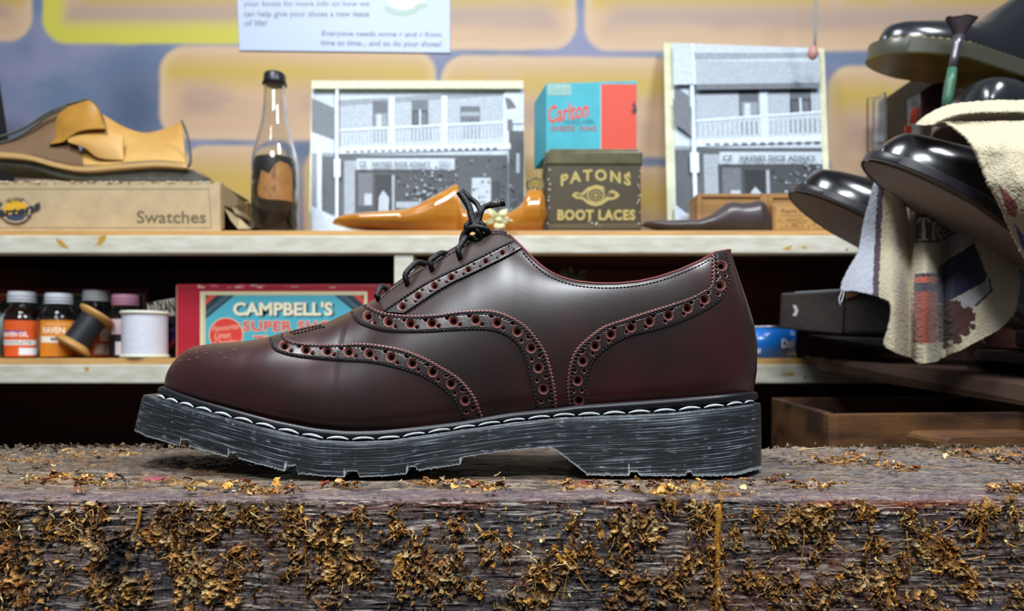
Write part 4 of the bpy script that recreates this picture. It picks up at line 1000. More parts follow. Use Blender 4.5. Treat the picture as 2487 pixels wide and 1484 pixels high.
# ------------------------------------------------------------------ swatch box and the cut-open leather upper on it
mat('kraft_card', srgb('#b8a27c'), .7, noise=.1, nscale=60, bump=.2); mat('kraft_dark', srgb('#6d5836'), .8, noise=.3, nscale=40)
def build_swatches():
    d = .94; x1 = xat(537, d); zt = zat(441, d); r = thing('swatch_box', 'long brown cardboard box with a torn open end under the cut leather upper', 'box', (xat(260, d), 1.0, ZS1))
    t = .0015; dd = 1.05
    bx('front_panel', -.72, x1, d, d + t, ZS1 + .0003, zt, 'kraft_card', r, 0); bx('back_panel', -.72, x1, dd, dd + t, ZS1 + .0003, zt - .004, 'kraft_dark', r, 0)
    bx('base', -.72, x1, d + t, dd, ZS1 + .0003, ZS1 + .002, 'kraft_dark', r, 0); bx('top_flap', -.72, x1 - .002, d + .002, dd - .002, zt - .003, zt - .0015, 'kraft_card', r, 0)
    mb = MB(); mb.add(*hexa([(537,444,d),(545,448,.95),(545,556,.95),(537,556,d)], [(536,444,d+.002),(543,448,.952),(543,556,.952),(536,556,d+.002)]))
    V = [P(540,448,.942), P(604,498,1.046), P(604,530,1.046), P(575,515,1.0), P(548,500,.95)]
    V2 = [v + Vector((-.0015, .001, 0)) for v in V]; mb.add(V + V2, [(0,1,2,3,4),(9,8,7,6,5)] + [(i,(i+1)%5+0,5+(i+1)%5,5+i) for i in range(5)]); mb.mk('end_flap', M_('kraft_card'), r, smooth=False)
    mb = MB(); V = [P(545,505,.95), P(580,528,.99), P(610,556,.98), P(578,556,.945), P(560,535,.94)]; V2 = [v + Vector((0, .0015, 0)) for v in V]; mb.add(V + V2, [(4,3,2,1,0),(5,6,7,8,9)] + [(i,5+i,5+(i+1)%5,(i+1)%5) for i in range(5)])
    V = [P(562,500,.97), P(606,527,1.03), P(608,538,1.03), P(570,518,.97)]; V2 = [v + Vector((0, .0015, 0)) for v in V]; mb.add(V + V2, [(3,2,1,0),(4,5,6,7)] + [(i,4+i,4+(i+1)%4,(i+1)%4) for i in range(4)]); mb.mk('torn_flap', M_('kraft_card'), r, smooth=False)
    pr = Print(front(d), .0002); ln = '#8d7d5f'
    pr.line(-40, 459, 508, 459, 2, ln); pr.line(507, 459, 513, 553, 2, ln); pr.line(-40, 553, 513, 553, 1.5, ln); pr.line(535, 445, 537, 555, 2, '#8d7d5f')
    text(pr, 'Swatches', 332, 512, 500, 542, '#6c5f45', .012)
    rnd = random.Random(1); 
    for i in range(60): x = rnd.uniform(0, 530); pr.ell(x, 441.5, rnd.uniform(2, 7), rnd.uniform(.8, 2.4), rnd.choice(['#cfc0a0', '#8d7650', '#d8caa8']), 7)
    # oval badge with bowed lettering
    pr.ell(38, 512, 38, 32, '#3a3f45'); pr.ell(38, 511, 36, 30, '#b8a27c'); pr.ell(38, 512, 30, 24, '#34383f'); pr.ell(38, 508, 29, 22, '#d8a62a'); pr.rect(0, 522, 76, 526, '#34383f'); pr.ell(38, 528, 22, 9, '#39445a')
    text(pr, 'artens', -6, 503, 98, 524, '#2c2f36', .05, fn=lambda a, b: (a, b + .0035 * (a - 20) ** 2 * -1 + 3)); text(pr, 'AirWair', 14, 480, 60, 492, '#33332f', .02, .3, rot=-6); text(pr, 'h', -12, 484, 4, 500, '#33332f', .02)
    pr.mk('printed_label', M_('ink'), r)
    # leather upper, opened flat
    z0 = zt + .0004
    mat('tan_lining', srgb('#b98a42'), .5, color2=srgb('#c79f5c'), nscale=14, bump=.15); mat('suede_brown', srgb('#6e543a'), .8, noise=.15, nscale=20); mat('tongue_tan', srgb('#a5772c'), .5, noise=.1); mat('felt_grey', srgb('#5b5c55'), .9, noise=.2, nscale=80); mat('cut_edge', srgb('#c09a62'), .6)
    r2 = thing('leather_upper_offcut', 'opened tan and grey leather shoe upper lying on the long cardboard box', 'shoe upper', (xat(240, .99), .99, z0))
    mb = MB(); mb.add(*sheet([(-60,378),(60,384),(130,402),(200,416),(300,412),(380,410),(466,411)], [(-60,396),(60,404),(130,425),(200,437),(300,438),(380,438),(469,438)], .965, .965, th=.08)); mb.mk('felt_sole', M_('felt_grey'), r2)
    mb = MB(); mb.add(*sheet([(-60,366),(60,375),(130,393),(200,405),(300,398),(380,393),(450,396)], [(-60,378),(60,386),(130,404),(200,415),(300,408),(380,403),(455,408)], .955, .955, th=.08)); mb.mk('insole_layer', M_('cut_edge'), r2)
    mb = MB(); mb.add(*sheet([(250,278),(300,307),(350,322),(400,312),(441,294)], [(175,402),(250,402),(320,394),(390,391),(452,396)], 1.03, .957, bulge=.012, n=60)); mb.mk('heel_lining', M_('tan_lining'), r2)
    mb = MB(); mb.add(*sheet([(-60,350),(0,346),(40,333),(85,305),(110,285),(160,262)], [(-60,368),(20,372),(80,378),(130,392),(170,402),(205,404)], 1.0, .957, bulge=.01)); mb.mk('vamp_inside', M_('suede_brown'), r2)
    mb = MB(); mb.add(*sheet([(120,348),(132,300),(150,268),(185,250),(214,241),(238,262),(255,305)], [(120,350),(150,345),(165,335),(185,322),(205,316),(230,313),(257,312)], .985, .96, bulge=-.004, n=50, th=.002)); mb.mk('tongue_flap', M_('tongue_tan'), r2)
    mb = MB(); mb.add(*sheet([(160,318),(200,316),(250,312),(300,330)], [(165,345),(205,360),(240,385),(300,390)], .972, .958, bulge=.006)); mb.mk('folded_lining', M_('tan_lining'), r2)
    mb = MB()
    for pts, rr in (([(-60,337),(0,332),(60,310),(110,278),(160,256),(215,240)], .0022), ([(-60,352),(0,347),(45,332),(88,303),(112,284),(162,260)], .002), ([(441,293),(452,320),(460,355),(462,395),(450,410)], .0024), ([(215,240),(236,258),(250,285),(258,312)], .0012)):
        mb = MB(); mb.add(*g_tube([P(a, b, .958 if a > 300 else .985) for a, b in smooth_poly(pts, 30)], rr, 8, flat=.7)); mb.mk('raw_edge', M_('felt_grey'), r2)
build_swatches()

# ------------------------------------------------------------------ beer bottle
def clear_glass(name, color, rough=.03):
    return mat(name, color, rough, trans=1.0, ior=1.45)
def build_beer():
    clear_glass('bottle_glass', (.93, .93, .90)); mat('dried_dregs', srgb('#2b2523'), .5, noise=.4, nscale=60); mat('crown_cap', srgb('#33343a'), .35, metal=.6)
    d = .985; cx = xat(667, d); z = lambda y: zat(y, d) ; s = d / K
    r = thing('beer_bottle', 'clear glass bottle with a dark cap and an orange-brown torn label', 'bottle', (cx, d, ZS1))
    zb = ZS1 + .0003
    prof = [(0, zb), (50 * s, zb), (54 * s, zb + .004), (54.5 * s, z(400)), (52 * s, z(378)), (45 * s, z(350)), (37 * s, z(322)), (31 * s, z(295)), (27.5 * s, z(262)), (25.5 * s, z(230)), (25 * s, z(208)), (26 * s, z(200))]
    inner = [(rr - .0022, zz) for rr, zz in prof[:0:-1]]; inner = [(max(a, .002), max(b, zb + .004)) for a, b in inner] + [(0, zb + .004)]
    V, F = g_lathe(prof + inner, (cx, d, 0), 48); mk('glass_body', V, F, M_('bottle_glass'), r)
    V, F = g_lathe([(0, zb + .005), (50 * s, zb + .005), (50 * s, z(402)), (46 * s, z(388)), (0, z(392))], (cx, d, 0), 36)
    mk('dried_contents', V, F, M_('dried_dregs'), r)
    prof = [(0, z(178)), (23 * s, z(179)), (26 * s, z(184)), (26.5 * s, z(198)), (28.5 * s, z(207)), (26 * s, z(208))]; V, F = g_lathe(prof, (cx, d, 0), 42)
    V = [Vector(v) for v in V]
    for i in range(4 * 42, 5 * 42):
        k = i % 42; v = V[i]; f = 1 + .05 * math.cos(k * 2 * math.pi / 2); V[i] = Vector((cx + (v.x - cx) * f, d + (v.y - d) * f, v.z))
    mk('crown_cap', V, F, M_('crown_cap'), r)
    # paper label hugging the glass
    rr = 54.5 * s + .0004
    def cyl(px, py, off=0):
        x = xat(px, d - rr * .9); a = max(-1, min(1, (x - cx) / (rr + off))); return Vector((x, d - math.sqrt(max(0, 1 - a * a)) * (rr + off), zat(py, d - rr * .8)))
    mb = MB(); n, m = 24, 24; V = []; C_ = []
    top = [(626,450),(636,415),(655,425),(668,402),(680,392),(696,396),(702,410)]; bot = [(626,478),(640,484),(660,487),(680,486),(702,486)]
    for i in range(n):
        px = 626 + 76 * i / (n - 1)
        for j in range(m):
            t = j / (m - 1); py = itp(px, top) * (1 - t) + itp(px, bot) * t; V.append(cyl(px, py)); k = vnoise(np.array(px / 9.), np.array(py / 9.), 4); C_.append(np.array(srgb('#9a6a34')) * (1 - .5 * (k > .62) * (px < 672)) * (.8 + .4 * float(k)))
    mk('paper_label', V, gridF(n, m), M_('ink'), r, col=np.array(C_))
build_beer()

# ------------------------------------------------------------------ shoe tree with bow, dark last, awl boxes
def build_lasts():
    mat('varnished_wood', srgb('#a8691c'), .16, coat=.6, coatr=.08, color2=srgb('#bd8030'), nscale=14, stretch=(.6, 2, 5)); mat('brass_wire', srgb('#6f6a4e'), .35, metal=.8); mat('cream_ribbon', srgb('#e0d8a4'), .35)
    d = .955; r = thing('wooden_shoe_tree', 'glossy orange wooden shoe tree tied with a cream bow in front of the wide photograph', 'shoe tree', (xat(1060, d), d, ZS1))
    yb = HY - (ZS1 + .0004 - ZC) * K / d
    xs = np.concatenate([np.linspace(811, 850, 12), np.linspace(856, 1100, 50), np.linspace(1103, 1125, 10), np.linspace(1130, 1206, 16)])
    top = [(810,541),(816,533),(830,527),(850,523),(900,519),(960,514),(990,511),(1015,501),(1040,486),(1070,469),(1109,446),(1113,452),(1118,478),(1124,500),(1135,514),(1206,520)]
    bot = [(810,545),(850,556),(900,yb-9),(960,yb-3),(1000,yb),(1100,yb),(1150,yb-4),(1206,yb-8)]
    V, F = loft_px(xs, top, bot, d, [(810,.006),(830,.020),(880,.032),(980,.036),(1060,.026),(1109,.012),(1125,.020),(1206,.015)]); mk('forepart', V, F, M_('varnished_wood'), r)
    xs = np.concatenate([np.linspace(1200, 1275, 24), np.linspace(1278, 1328, 28)])
    V, F = loft_px(xs, [(1200,524),(1235,518),(1258,505),(1270,490),(1278,470),(1284,463),(1300,461),(1316,463),(1322,475),(1328,515)], [(1200,yb-8),(1230,yb-2),(1260,yb),(1300,yb),(1315,yb-4),(1328,yb-40)], d, [(1200,.015),(1260,.024),(1310,.025),(1322,.018),(1328,.008)]); mk('heel_block', V, F, M_('varnished_wood'), r)
    mb = MB(); c = P(1300, 448, d); mb.add(*g_tube([c + Vector((.011 * math.cos(a), 0, .008 * math.sin(a))) for a in np.linspace(0, 2 * math.pi, 20, endpoint=False)], .0015, 6, closed=True))
    mb.add(*g_tube([P(1300, 468, d), P(1301, 456, d)], .004, 10)); mb.add(*g_tube([P(1308, 445, d - .01), P(1322, 456, d - .01), P(1322, 470, d - .01)], .0012, 6)); mb.mk('pull_ring', M_('brass_wire'), r)
    dd = .915; rb = thing('ribbon_bow', 'small cream ribbon bow tied round the waist of the wooden shoe tree', 'bow', tuple(P(1212, 538, dd)))
    for (x, y, a, L, w) in [(1212,532,-2.4,40,16),(1212,532,-.9,30,20),(1212,534,.1,34,12),(1212,536,1.9,30,15),(1205,536,3.0,34,12),(1215,538,1.1,26,13)]:
        mb = MB(); V = []
        for i in range(9):
            t = i / 8; ww = w * math.sin(math.pi * min(1, .15 + t * .8)) * .5
            for j in range(5):
                q = (j / 4 - .5) * 2 * ww; V.append(P(x + math.cos(a) * L * t - math.sin(a) * q, y + math.sin(a) * L * t + math.cos(a) * q, dd - .006 * math.sin(math.pi * t) - .002 * math.cos(q)))
        mb.add(V, gridF(9, 5)); o = mb.mk('ribbon_loop', M_('cream_ribbon'), rb); md = o.modifiers.new('s', 'SOLIDIFY'); md.thickness = .0006
    V, F = g_lathe([(0, -.004), (.004, -.003), (.005, 0), (.004, .003), (0, .004)], tuple(P(1212, 535, dd - .003)), 14); mk('ribbon_knot', V, F, M_('cream_ribbon'), rb)
    mat('iron_last', srgb('#433a3a'), .42, noise=.12, nscale=30, coat=.2)
    xs = np.concatenate([np.linspace(1559, 1580, 10), np.linspace(1585, 1840, 50), np.linspace(1843, 1866, 12)])
    V, F = loft_px(xs, [(1558,546),(1566,539),(1600,537),(1650,537),(1695,535),(1722,524),(1745,507),(1762,494),(1780,491),(1800,495),(1820,493),(1835,488),(1850,490),(1860,500),(1866,530)],
                   [(1558,549),(1580,554),(1620,yb-3),(1650,yb),(1690,yb),(1712,yb-4),(1740,yb-2),(1780,yb),(1830,yb),(1866,yb)], d, [(1558,.004),(1580,.016),(1650,.026),(1720,.022),(1780,.020),(1840,.020),(1866,.010)])
    o = mk('dark_shoe_last', V, F, M_('iron_last')); tag(o, 'dark brown shoe last lying on the upper shelf in front of the tall photograph', 'shoe last')
    mat('box_wood', srgb('#a87c46'), .5, color2=srgb('#8f6633'), nscale=12, stretch=(1, 1, 6), bump=.15)
    d = 1.0; r = thing('wooden_case', 'shallow wooden case with framed panels standing behind the dark shoe last', 'box', (xat(1850, d), d + .03, ZS1))
    bx('case_body', xat(1692, d), xat(2120, d), d, d + .045, ZS1 + .0003, zat(471, d), 'box_wood', r, .002)
    for (a, b, y0, y1) in ((1692,1704,471,570),(1845,1866,471,570),(1700,1850,471,480),(1862,2120,471,482),(1866,1876,480,570)): bx('frame_strip', xat(a, d), xat(b, d), d - .0025, d, zat(y1, d), zat(y0, d), 'box_wood', r, .0008)
    d = .95; r = thing('awl_box', 'small wooden box with a printed paper label on the shelf right of the dark last', 'box', (xat(1937, d), d + .02, ZS1))
    bx('box_body', xat(1876, d), xat(2004, d), d, d + .035, ZS1 + .0003, zat(494, d), 'box_wood', r, .002)
    pr = Print(front(d), .0002); mat('x', rough=.5); pr.rect(1884, 500, 1996, 556, '#b28a50'); text(pr, 'Rapid Awls', 1898, 508, 1974, 520, '#6b3f2a', .02); pr.rect(1897, 523, 1974, 524.5, '#6b3f2a')
    rnd = random.Random(8)
    for i in range(7): y = 529 + i * 3.6; w_ = rnd.uniform(10, 30); pr.rect(1936 - w_, y, 1936 + w_, y + 1.3, '#8a6034')
    for i in range(40): pr.ell(rnd.uniform(1888, 1994), rnd.uniform(530, 555), rnd.uniform(1, 4), rnd.uniform(1, 2), rnd.choice(['#c99f60', '#8f6a38', '#d0a84c']), 7)
    pr.mk('paper_label', M_('ink'), r)
build_lasts()

# ------------------------------------------------------------------ lower shelf: dye bottles, spools, boxes
def build_dyes():
    mat('clear_plastic', (.95, .95, .95), .05, trans=1.0, ior=1.3); mat('cap_white', srgb('#d5d9df'), .4); mat('cap_pink', srgb('#d59bb8'), .4)
    grp = 'leather dye bottles on the lower shelf'
    def cyl(cx, rr, d):
        def f(px, py, off=0):
            x = xat(px, d - rr * .9); a = max(-.999, min(.999, (x - cx) / (rr + off))); return Vector((x, d - math.sqrt(1 - a * a) * (rr + off), zat(py, d - rr * .8)))
        return f
    for (name, px, hw_, capy, sh, lab, lc, liq, cap, d, label, words) in [
        ('dye_bottle', 54, 44, 709, 778, 778, '#d4541a', '#1d0d08', 'cap_white', .965, 'white capped bottle of near-black liquid with a red-orange label, leftmost whole bottle', [('RAVEN OIL', 12, 806, 62, 818, '#f0e6e0'), ('CHOCOLATE', 8, 828, 66, 835, '#8a8a8a')]),
        ('dye_bottle', 143, 46, 713, 778, 778, '#d9821f', '#3a2415', 'cap_white', .965, 'white capped bottle with an amber-orange label directly left of the tilted black thread reel', [('RAVEN OIL', 107, 794, 180, 810, '#f3e2c4'), ('MID', 126, 819, 148, 828, '#4a4a4a')]),
        ('dye_bottle', 234, 40, 706, 775, 775, '#c8561c', '#3a2418', 'cap_white', 1.0, 'white capped orange bottle standing behind the tilted black thread reel', []),
        ('dye_bottle', 305, 36, 716, 770, 775, '#cdb6bd', '#2c2624', 'cap_pink', .985, 'pink capped bottle with a pale pink and black label behind the white thread reel', [])]:
        s = d / K; cx = xat(px, d); r = thing(name, label, 'bottle', (cx, d, ZS2), grp); z = lambda y: zat(y, d); zb = ZS2 + .0003; R = hw_ * s
        prof = [(0, zb), (R - .002, zb), (R, zb + .002), (R, z(sh)), (R * .93, z(sh - 12)), (R * .8, z(sh - 22)), (R * .66, z(sh - 30)), (25 * s, z(sh - 36)), (25 * s, z(capy + 22))]
        V, F = g_lathe(prof + [(a - .001, b) for a, b in prof[:1:-1]] + [(0, zb + .002)], (cx, d, 0), 40); mk('plastic_body', V, F, M_('clear_plastic'), r)
        mat('dye_' + liq[1:], srgb(liq), .15); lv = {54: 752, 143: 772, 234: 775, 305: 800}[px]
        V, F = g_lathe([(0, zb + .002), (R - .0016, zb + .002), (R - .0016, z(max(lv, sh))), ((R - .0016) * (.86 if lv < sh else 1), z(lv)), (0, z(lv))], (cx, d, 0), 36); mk('dye', V, F, MATS['dye_' + liq[1:]], r)
        cp = [(0, z(capy)), (28.5 * s, z(capy + .5)), (30 * s, z(capy + 4)), (30 * s, z(capy + 27)), (0, z(capy + 27))]
        V, F = g_lathe(cp, (cx, d, 0), 40); V = [Vector(v) for v in V]
        for k in range(5): pass
        c = mk('screw_cap', V, F, M_(cap), r)
        mb = MB()
        for yy in (11, 18, 25): mb.add(*g_tube([Vector((cx + 30.5 * s * math.cos(a), d + 30.5 * s * math.sin(a), z(capy + yy))) for a in np.linspace(0, 2 * math.pi, 40, endpoint=False)], .0007, 5, closed=True))
        mb.mk('cap_ridge', M_(cap), c)
        f = cyl(cx, R + .0003, d); pr = Print(front(d), .0002); X0, X1 = px - hw_ + 1.0, px + hw_ - 1.0
        def patch(x0, y0, x1, y1, c_, o_=0):
            n = 20; V = [f(x0 + (x1 - x0) * i / (n - 1), y, o_) for i in range(n) for y in (y0, y1)]; pr.mb.add(V, gridF(n, 2), srgb(c_))
        patch(X0, lab, X1, 866, lc)
        if px == 54: patch(X0, 803, 55, 807, '#5b2a8c', .0001); patch(X0, 826, 73, 838, '#e8e2da', .0001); patch(46, 845, 73, 862, '#e4e6ea', .0001); patch(X0, 850, 14, 866, '#a8262a', .0001)
        if px == 143: patch(102, 817, 160, 832, '#ece4d4', .0001); patch(110, 786, 160, 789, '#e8b070', .0001)
        if px == 234: patch(230, 835, 252, 860, '#cfb9ac', .0001); patch(240, 800, 254, 828, '#e0d6d0', .0001)
        if px == 305: patch(X0, 812, X1, 866, '#1f1b1e', .0001); patch(282, 830, 300, 862, '#d8d2d4', .0002)
        for (t_, a, b, c_, e, cc) in words: text(pr, t_, a, b, c_, e, cc, .03, mapper=lambda x, y, o: f(x, y, o + .0001))
        pr.mb.mk('printed_label', M_('ink'), r)
    # sliver of one more bottle at the picture's edge
    d = .965; s = d / K; cx = xat(-38, d); V, F = g_lathe([(0, ZS2 + .0003), (43 * s, ZS2 + .0003), (43 * s, zat(800, d)), (40 * s, zat(775, d)), (30 * s, zat(750, d)), (26 * s, zat(735, d)), (26 * s, zat(712, d)), (0, zat(711, d))], (cx, d, 0), 36)
    mat('pale_bottle', srgb('#a9b0ae'), .2); o = mk('dye_bottle', V, F, M_('pale_bottle')); tag(o, 'pale bottle cut off by the left edge of the picture on the lower shelf', 'bottle', grp)
def build_spools():
    mat('spool_wood', srgb('#b68a4c'), .5, noise=.2, nscale=40, bump=.2); mat('black_cotton', srgb('#1e2228'), .5, noise=.25, nscale=300, stretch=(1, 1, 6)); mat('white_cotton', srgb('#d6d8e2'), .6, noise=.08, nscale=500, bump=.4, bscale=900); mat('cream_plastic', srgb('#ddddc6'), .45)
    d = .94; a = P(180, 837, d); b = P(233, 768, d + .014); ax = (b - a).normalized(); s = d / K; L = (b - a).length
    M = ax.to_track_quat('Z', 'Y').to_matrix(); r = thing('thread_reel', 'wooden reel of black thread leaning at an angle between dye bottles', 'thread reel', tuple(P(190, 868, d)), 'reels of thread on the lower shelf')
    R = 43 * s
    for z0, sg in ((0, -1), (L, 1)):
        prof = [(0, z0 + sg * .006), (R * .9, z0 + sg * .005), (R, z0 + sg * .0038), (R, z0 + sg * .0012), (R * .6, z0 - sg * .006), (0, z0 - sg * .006)]
        if sg > 0: prof = prof[::-1]
        V, F = g_lathe(prof, a, 40, M); mk('reel_flange', V, F, M_('spool_wood'), r)
    V, F = g_lathe([(0, 0), (29 * s, 0)] + [(30 * s + .0004 * math.sin(i * 2.1), L * i / 40) for i in range(1, 40)] + [(29 * s, L), (0, L)], a, 36, M); mk('wound_thread', V, F, M_('black_cotton'), r)
    d = .945; s = d / K; cx = xat(352, d); z = lambda y: zat(y, d); r = thing('thread_reel', 'large white reel of thread with cream rims on the lower shelf', 'thread reel', (cx, d, ZS2), 'reels of thread on the lower shelf')
    d2 = d - .0
    zb = ZS2 + .0004
    for y0, y1 in ((zb, zb + .004), (z(765), z(757))): V, F = g_lathe([(0, y0), (53 * s, y0), (55 * s, y0 + .0012), (55 * s, y1 - .0012), (53 * s, y1), (0, y1)], (cx, d2, 0), 48); mk('reel_rim', V, F, M_('cream_plastic'), r)
    V, F = g_lathe([(0, zb + .004)] + [(51 * s + .0003 * math.sin(i * 2.3), zb + .004 + (z(765) - zb - .004) * i / 60) for i in range(61)] + [(0, z(765))], (cx, d2, 0), 48); mk('wound_thread', V, F, M_('white_cotton'), r)
def build_lowboxes():
    mat('red_card', srgb('#a81f30'), .45, noise=.1, nscale=25); mat('maroon_card', srgb('#5e1420'), .6, noise=.2, nscale=30)
    d = .955; V, F = g_box((xat(427, d), d, ZS2 + .0004), (xat(950, d), d + .16, zat(690, d)), .0015); r = mk('large_red_box', V, F, M_('red_card'), smooth=False)
    tag(r, 'large red card box with a turquoise label, half hidden behind the burgundy shoe', 'box')
    pr = Print(front(d), .0002)
    rnd = random.Random(3); cream = '#d9cfa6'
    pr.rect(429, 700, 948, 701.5, '#8a1626')
    for i in range(24): x = rnd.uniform(430, 945); pr.rect(x, rnd.uniform(691, 698), x + rnd.uniform(4, 20), rnd.uniform(694, 700), rnd.choice(['#c8606a', '#d8a89a', '#b84a58']))
    pr.rect(428, 694, 431, 868, '#c07a6a'); pr.rect(486, 708, 892, 862, cream); pr.rect(492, 713, 886, 862, '#c8bf98'); pr.rect(499, 717, 884, 862, '#4aa3b3')  # pale strip at far left paints the highlight along the box edge
    pr.poly([(499,717),(570,717),(499,775)], '#23343f'); pr.poly([(508,717),(526,717),(499,741),(499,728)], '#c9443a'); pr.poly([(545,717),(562,717),(499,768),(499,757)], '#3b5a66')
    pr.poly([(884,717),(813,717),(884,775)], '#23343f'); pr.poly([(875,717),(857,717),(884,741),(884,728)], '#c9443a'); pr.poly([(838,717),(821,717),(884,768),(884,757)], '#3b5a66')
    text(pr, "CAMPBELL'S", 571, 736, 813, 770, '#1d3a48', .035); text(pr, "CAMPBELL'S", 566, 733, 808, 767, '#e4dfc0', .035)
    text(pr, 'SUPER SHOE', 588, 778, 830, 806, '#e2b9a0', .055, space=1.1); text(pr, 'SUPER SHOE', 590, 780, 828, 804, '#cc3f38', .02, space=1.1); text(pr, 'THREADS', 614, 814, 800, 838, '#e2b9a0', .05); text(pr, 'THREADS', 616, 816, 798, 836, '#cc3f38', .02)
    pr.ell(549, 813, 42, 42, '#dcc9a0', 40); pr.ell(549, 813, 40, 40, '#cc3a32', 40)
    text(pr, 'Favourite', 515, 788, 580, 802, '#e0a68a', .01, .3, rot=-6); text(pr, 'Linen', 520, 806, 560, 822, '#e0a68a', .01, .3, rot=-4); text(pr, 'Quality', 520, 824, 582, 838, '#e0a68a', .01, .3, rot=-3)
    pr.mk('printed_label', M_('ink'), r)
    d = 1.05; V, F = g_box((-.80, d, ZS2 + .0004), (xat(362, d), d + .12, zat(698, d)), .0015); r = mk('low_red_box', V, F, M_('maroon_card'), smooth=False)
    tag(r, 'dull red box with a dark teal label standing behind the dye bottles', 'box')
    pr = Print(front(d), .0002); pr.rect(-20, 714, 352, 866, '#c2b48c'); pr.rect(-20, 718, 346, 866, '#3d5560'); pr.poly([(-20,718),(60,718),(10,760),(-20,760)], '#23343f'); pr.poly([(4,718),(22,718),(-20,755),(-20,742)], '#b04a3c'); pr.poly([(346,718),(290,718),(346,770)], '#23343f')
    text(pr, "CAMPBELL'S", 60, 726, 300, 764, '#7e8f90', .03); pr.mk('printed_label', M_('ink'), r)
    # tube with slanted lettering and a purple-striped packet
    mat('white_card', srgb('#c9c4b4'), .5); mat('black_card', srgb('#16161a'), .5)
    s = Surf(P(358, 735, .99), P(424, 728, .97), P(362, 770, .99)); q = [(358,733),(424,722),(424,768),(392,775),(360,768)]; V = [s.at(*c) for c in q]; V2 = [v + Vector((0, .02, 0)) for v in V]
    d = .985; r = thing('polish_carton', 'narrow black and white lettered carton squeezed between white reel and large red box', 'box', tuple(P(392, 866, d)))
    V, F = g_box((xat(364, d), d, ZS2 + .0004), (xat(423, d), d + .03, zat(768, d)), .001); mk('carton_body', V, F, M_('black_card'), r, smooth=False)
    V, F = hexa([(357,736,d-.002),(424,724,d-.002),(425,766,d-.002),(360,772,d-.002)], [(357,736,d+.03),(424,724,d+.03),(425,766,d+.03),(360,772,d+.03)]); mk('carton_lid', V, F, M_('white_card'), r, smooth=False)
    pr = Print(front(d - .002), .0002); text(pr, 'TUXAN', 360, 731, 424, 762, '#2a2826', .04, -.1, rot=-7); pr.rect(404, 796, 423, 806, '#7a5ab0'); pr.poly([(404,810),(423,806),(423,826),(404,846)], '#4a2aa0'); pr.poly([(404,846),(423,822),(423,832),(406,862),(404,862)], '#c8322c'); pr.mk('printed_label', M_('ink'), r)
    # blue tin
    mat('tin_blue', srgb('#1668c0'), .25, coat=.4); mat('tin_rim', srgb('#a9abb0'), .25, metal=.9)
    d = .985; s_ = d / K; R = 82 * s_; cx = xat(1846, d); r = thing('blue_round_tin', 'round bright blue tin on the lower shelf behind the burgundy heel', 'tin', (cx, d, ZS2)); z = lambda y: zat(y, d)
    V, F = g_lathe([(0, ZS2 + .0004), (R, ZS2 + .0004), (R, z(798)), (0, z(798))], (cx, d, 0), 60); o = mk('tin_body', V, F, M_('tin_blue'), r); [e for e in ()]
    V, F = g_lathe([(R - .002, z(799)), (R + .0005, z(799)), (R + .0005, z(795)), (R - .002, z(795)), (0, z(797))], (cx, d, 0), 60); mk('tin_rim', V, F, M_('tin_rim'), r)
    def f(px, py, off=0):
        x = xat(px, d - R * .6); a = max(-.999, min(.999, (x - cx) / (R + off + .0003))); return Vector((x, d - math.sqrt(1 - a * a) * (R + off + .0003), zat(py, d - R * .6)))
    pr = Print(front(d), .0002); fn = lambda a, b: (1846 + 76 * np.sin((a - 1846) / 80.), b)
    text(pr, 'Dunlop', 1892, 823, 1990, 852, '#e8eef6', .06, fn=lambda a, b: (1846 + 80 * np.sin(np.minimum((a - 1846) / 86., 1.5)), b), mapper=f); text(pr, 'Re', 1914, 804, 1926, 815, '#e8eef6', .04, mapper=f); text(pr, 'net', 1906, 855, 1925, 862, '#e8eef6', .02, mapper=f); text(pr, '6T', 1829, 848, 1838, 858, '#e8eef6', .02, mapper=f); pr.mb.mk('white_lettering', M_('ink'), r)
    # crumpled thing peeping over the collar of the shoe
    mat('dusty_leather', srgb('#6d6a5e'), .6, noise=.3, nscale=60)
    d = .99; mb = MB(); rnd = random.Random(12); xs = np.linspace(1350, 1424, 16)
    V, F = loft_px(xs, [(1350,690),(1358,662),(1366,648),(1378,650),(1392,658),(1408,662),(1418,664),(1424,690)], [(1350,864),(1424,864)], d, [(1350,.004),(1380,.018),(1424,.005)]); V = [Vector(v) + Vector((0, 0, rnd.uniform(-.0012, .0012))) for v in V]; mb.add(V, F)
    mb.add(*g_tube([P(1392, 660, d - .01), P(1384, 652, d - .012), P(1390, 647, d - .012)], .0014, 6)); mb.add(*g_tube([P(1408, 664, d - .01), P(1416, 658, d - .012), P(1424, 660, d - .012)], .0014, 6))
    o = mb.mk('leather_pouch', M_('dusty_leather')); tag(o, 'dusty grey crumpled leather bundle peeping above the collar of the burgundy shoe', 'leather bundle')
build_dyes(); build_spools(); build_lowboxes()
